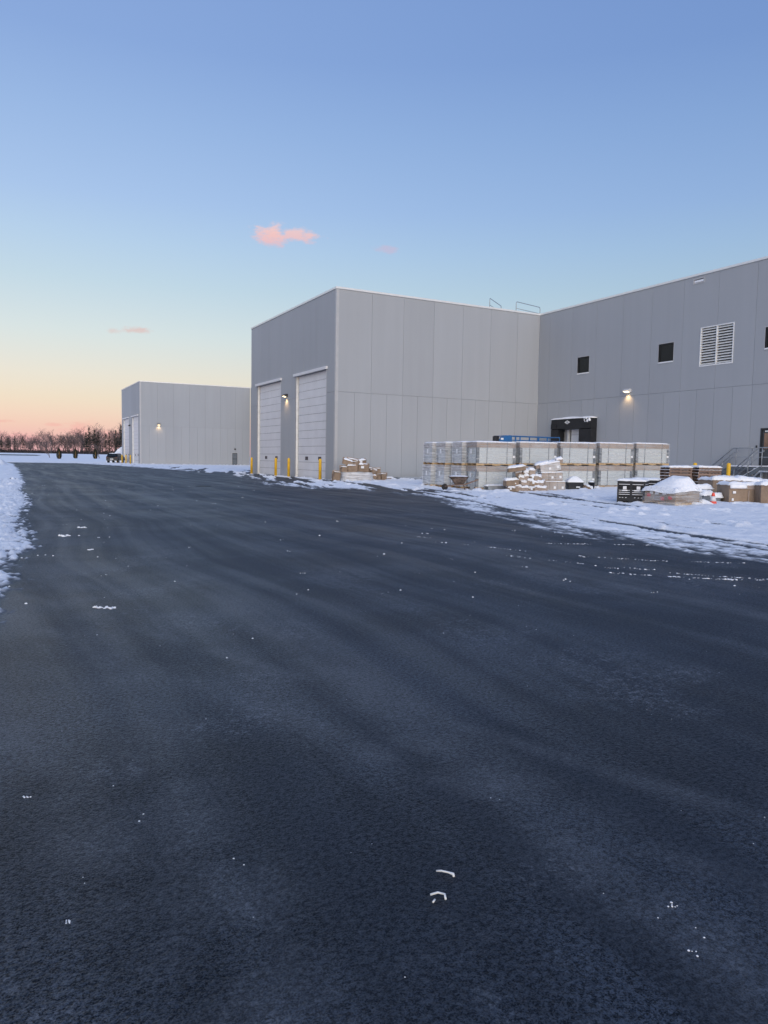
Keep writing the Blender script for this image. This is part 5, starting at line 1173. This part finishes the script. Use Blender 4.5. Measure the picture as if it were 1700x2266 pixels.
for sx in (-1, 1):
    g = MB(); xs_ = sx * 0.945
    pts = [(-1.95, 1.16), (-1.65, 1.55), (0.25, 1.6), (0.8, 1.2)]
    for off in (0.0, 0.012): g.v += [(sx * (0.935 if z_ < 1.3 else 0.80) + sx * off, y_, z_) for y_, z_ in pts]
    g.f = [(0, 1, 2, 3), (7, 6, 5, 4)] + [(i, 4 + i, 4 + (i + 1) % 4, (i + 1) % 4) for i in range(4)]; g.build('side_window', 'glass_dark', CR)
    MB().box(min(sx * 0.60, sx * 0.92), max(sx * 0.60, sx * 0.92), -2.33, -2.26, 0.88, 1.06).build('tail_light', 'tail_red', CR)
    MB().box(min(sx * 0.95, sx * 1.14), max(sx * 0.95, sx * 1.14), 0.55, 0.68, 1.14, 1.28).build('mirror', 'car_paint', CR)
    MB().box(min(sx * 0.932, sx * 0.94), max(sx * 0.932, sx * 0.94), -1.2, 1.9, 0.5, 0.98).build('salty_side', 'salt_paint', CR)
    for y_ in (-1.35, 1.45):
        w = MB(); w.tube([(sx * 0.70, y_, 0.36), (sx * 0.95, y_, 0.36)], 0.36, 18); wl = w.build('wheel', 'tyre', CR); MB().tube([(sx * 0.90, y_, 0.36), (sx * 0.962, y_, 0.36)], 0.21, 12).build('rim', 'chrome', wl)
MB().box(-0.26, 0.26, -2.325, -2.302, 0.62, 0.76).build('number_plate', 'label_paper', CR); MB().rbox(-0.9, 0.9, -2.40, -2.303, 0.42, 0.60, 0.03).build('bumper', 'dark_grey', CR)
cap(1.3, 1.7, 0.05, 700, 8, 8).build('roof_snow', 'snow', CR, True, loc=(0, -0.6, 1.66))

# young arborvitae with stakes
for i, (x, y, lb) in enumerate(((-7.0, 151.0, 'small staked evergreen alone at the open side of the lawn row'), (-2.2, 163.0, 'small staked evergreen in the middle of the lawn row'), (2.4, 160.5, 'small staked evergreen at the parked car end of the lawn row'))):
    T = thing('young_evergreen', lb, 'tree', (x, y, gzf(x, y) - 0.03), 0, 'staked evergreens on the snowy lawn'); rs = random.Random(50 + i)
    MB().tube([(0, 0, -0.1), (0, 0, 1.6)], [0.06, 0.03], 6).build('trunk', 'bark', T)
    f = MB()
    for k in range(1500):
        z_ = 0.02 + 2.5 * rs.random(); h_ = (z_ - 0.02) / 2.5; r_ = (0.66 * math.sin(math.pi * min(1, h_ * 0.80 + 0.20)) ** 0.75) * (0.8 + 0.3 * rs.random()); th = rs.random() * 6.283; rr = r_ * math.sqrt(0.35 + 0.65 * rs.random())
        p = Vector((rr * math.cos(th), rr * math.sin(th), z_)); d = Vector((math.cos(th) * 0.6, math.sin(th) * 0.6, 1 + rs.random())).normalized() * 0.22; e = Vector((-math.sin(th), math.cos(th), rs.uniform(-.3, .3))) * 0.06
        o = len(f.v); f.v += [tuple(p - e), tuple(p + e), tuple(p + d)]; f.f.append((o, o + 1, o + 2))
    f.build('crown', 'arbor', T); MB().tube([(-0.05, -0.72, 0.0), (0.0, -0.66, 1.8)], 0.028, 6).build('stake', 'stake', T)

def bare_tree(seed, Hh, mat):
    rs = random.Random(seed); trunk = MB(); br = MB()
    def grow(p, d, L, r, lev):
        n = 3; pts = [p]; q = p.copy(); dd = d.copy()
        for k in range(n):
            dd = (dd + Vector((rs.gauss(0, .13), rs.gauss(0, .13), rs.gauss(0.03, .08)))).normalized(); q = q + dd * L / n; pts.append(q.copy())
        (trunk if lev == 0 else br).tube(pts, [r * (1 - 0.6 * k / n) for k in range(n + 1)], 5 if lev < 2 else 3, False)
        if lev >= 4: return
        m = (7, 5, 4, 4)[lev]
        for k in range(m):
            s_ = 0.25 + 0.75 * (k + rs.random()) / m if lev else 0.18 + 0.8 * (k + rs.random()) / m
            i = min(int(s_ * n), n - 1); base = pts[i].lerp(pts[i + 1], s_ * n - i)
            ax = Vector((rs.gauss(0, 1), rs.gauss(0, 1), rs.gauss(0, .5))).normalized()
            nd = (dd * 0.62 + ax * 0.72 + Vector((0, 0, 0.22))).normalized()
            grow(base, nd, L * rs.uniform(.45, .68), max(r * 0.40, 0.020), lev + 1)
    grow(Vector((0, 0, -0.2)), Vector((0, 0, 1)), Hh * 0.62, Hh * 0.022, 0)
    return trunk.mesh('trunk', mat), br.mesh('crown', mat)
def pine(seed, Hh, dense=1.0):
    rs = random.Random(seed); tr = MB().tube([(0, 0, -0.3), (0, 0, Hh * 0.96)], [Hh * 0.018, 0.03], 6); f = MB()
    z_ = Hh * 0.10
    while z_ < Hh:
        h_ = z_ / Hh; R0 = Hh * 0.24 * (1 - h_) ** 0.75 * rs.uniform(0.65, 1.15) + 0.12
        for k in range(rs.randint(4, 7)):
            th = rs.random() * 6.283; Lb = R0 * rs.uniform(.6, 1.15); m = max(4, int(Lb / 0.22))
            for j in range(m):
                s_ = (j + 0.6) / m; c = Vector((math.cos(th) * Lb * s_, math.sin(th) * Lb * s_, z_ + Lb * 0.18 * s_ * (1 if h_ > .3 else -.6)))
                for _ in range(3):
                    sz = 0.26 * rs.uniform(.6, 1.3); a = Vector((rs.gauss(0, 1), rs.gauss(0, 1), rs.gauss(0.3, .6))).normalized() * sz; b_ = Vector((rs.gauss(0, 1), rs.gauss(0, 1), rs.gauss(0, .5))).normalized() * sz * .5
                    o = len(f.v); f.v += [tuple(c - b_), tuple(c + b_), tuple(c + a)]; f.f.append((o, o + 1, o + 2))
        z_ += Hh * 0.030 * rs.uniform(.7, 1.3)
    return tr.mesh('trunk', 'bark'), f.mesh('crown', 'needles')
bare = [bare_tree(100 + k, 10.0, 'bark_pink' if k % 2 else 'bark') for k in range(5)]
pines = [pine(200 + k, 11.0) for k in range(3)]
rs = random.Random(77)
def put(kind, me, x, y, sc, lb, grp):
    T = thing(kind, lb, 'tree', (x, y, gzf(x, y) - 0.05), rs.random() * 6.28, grp); T.scale = (sc * rs.uniform(.85, 1.15), sc * rs.uniform(.85, 1.15), sc)
    obj('trunk', me[0], T); obj('crown', me[1], T)
bg_ = 'bare trees of the far wood'
def wood_label(x, k, hh):
    where = 'by the open end of the far wood' if x < -17 else 'among the low pines of the far wood' if x < -8 else 'near the light pole before the far wood' if x < 4 else 'behind the last staked evergreens' if x < 13 else 'among the tall dark pines beyond the car' if x < 25 else 'beside the distant bay'
    return ('tall ' if hh > 1.22 else 'low ') + ('pinkish' if k % 2 else 'grey brown') + ' leafless tree ' + where
for k in range(80):
    x = -34 + 74 * (k + rs.random()) / 80; y = 318 - 0.48 * x + rs.uniform(-14, 26)
    hpx = np.interp(x, [-34, -19, -8, 4, 12, 20, 28, 40], [7.5, 7.0, 6.4, 8.6, 9.2, 9.0, 9.6, 10])
    kk = rs.randrange(5); hh = rs.uniform(1.0, 1.4); lb_ = wood_label(x, kk, hh)
    put('bare_tree', bare[kk], x, y, float(hpx) / 10.0 * hh, lb_, bg_ + ': ' + lb_)
pg_ = 'pines of the far wood'
for x, h_ in ((-18.5, 7.0), (-16.0, 6.2), (-13.3, 7.3), (-10.2, 6.9), (-22, 6.5), (14.0, 9.5), (15.6, 11.4), (17.6, 10.6), (19.2, 9.8), (21.5, 8.8), (23.5, 9.6), (25.6, 10.8), (27.6, 12.6), (29.4, 12.0), (31.5, 11), (34, 12)):
    put('pine_tree', pines[rs.randrange(3)], x, 303 - 0.48 * x + rs.uniform(-3, 6), h_ / 11.0, 'low dark pine in the thin part of the far wood' if x < 0 else 'tall dark pine beyond the parked car', pg_ + (', low' if x < 0 else ', tall'))
# brush at the foot of the wood
mb = MB()
for k in range(9000):
    x = -60 + 130 * rs.random(); y = 298 - 0.48 * x + rs.uniform(0, 22); z0 = gzf(x, y); h_ = 0.5 + 1.5 * rs.random() ** 1.3
    a = rs.random() * 6.28; w_ = 0.10 + 0.16 * rs.random(); o = len(mb.v)
    mb.v += [(x - w_ * math.cos(a), y - w_ * math.sin(a), z0 - 0.1), (x + w_ * math.cos(a), y + w_ * math.sin(a), z0 - 0.1), (x + rs.gauss(0, .3), y + rs.gauss(0, .3), z0 + h_)]; mb.f.append((o, o + 1, o + 2))
tag(mb.build('undergrowth', 'brush'), 'dark tangled undergrowth along the foot of the far wood', None, None, 'stuff')
# light pole and two saplings
LPo = thing('light_pole', 'tall thin parking light pole with a double head before the far wood', 'light pole', (-0.85, 281.6, gzf(-0.85, 281)))
MB().tube([(0, 0, 0), (0, 0, 7.1)], [0.13, 0.08], 8).build('pole', 'dark_grey', LPo); MB().tube([(-1.0, 0.4, 7.1), (1.0, -0.4, 7.1)], 0.05, 6).build('arm', 'dark_grey', LPo)
for s_ in (-1, 1): MB().rbox(s_ * 0.95 - 0.35, s_ * 0.95 + 0.35, s_ * -0.4 - 0.16, s_ * -0.4 + 0.16, 7.04, 7.2, 0.03).build('lamp_head', 'dark_grey', LPo)
sap = bare_tree(401, 4.6, 'bark')
for x, y, lb in ((-7.9, 172.0, 'thin leafless sapling standing near the first staked evergreen'), (4.5, 170.0, 'thin leafless sapling standing near the last staked evergreen')):
    T = thing('sapling', lb, 'tree', (x, y, gzf(x, y))); obj('trunk', sap[0], T); obj('crown', sap[1], T)
# bare paved strip across the lawn
mb = MB(); pts = [(-30, 200), (-26, 222), (-9.5, 222), (-7.8, 214), (-9.6, 202)]
mb.v = [(x, y, gzf(x, y) + 0.02) for x, y in pts]; mb.f = [tuple(range(len(pts)))]
tag(mb.build('paved_strip', 'asphalt'), 'grey cleared strip of paving on the lawn', None, None, 'structure')
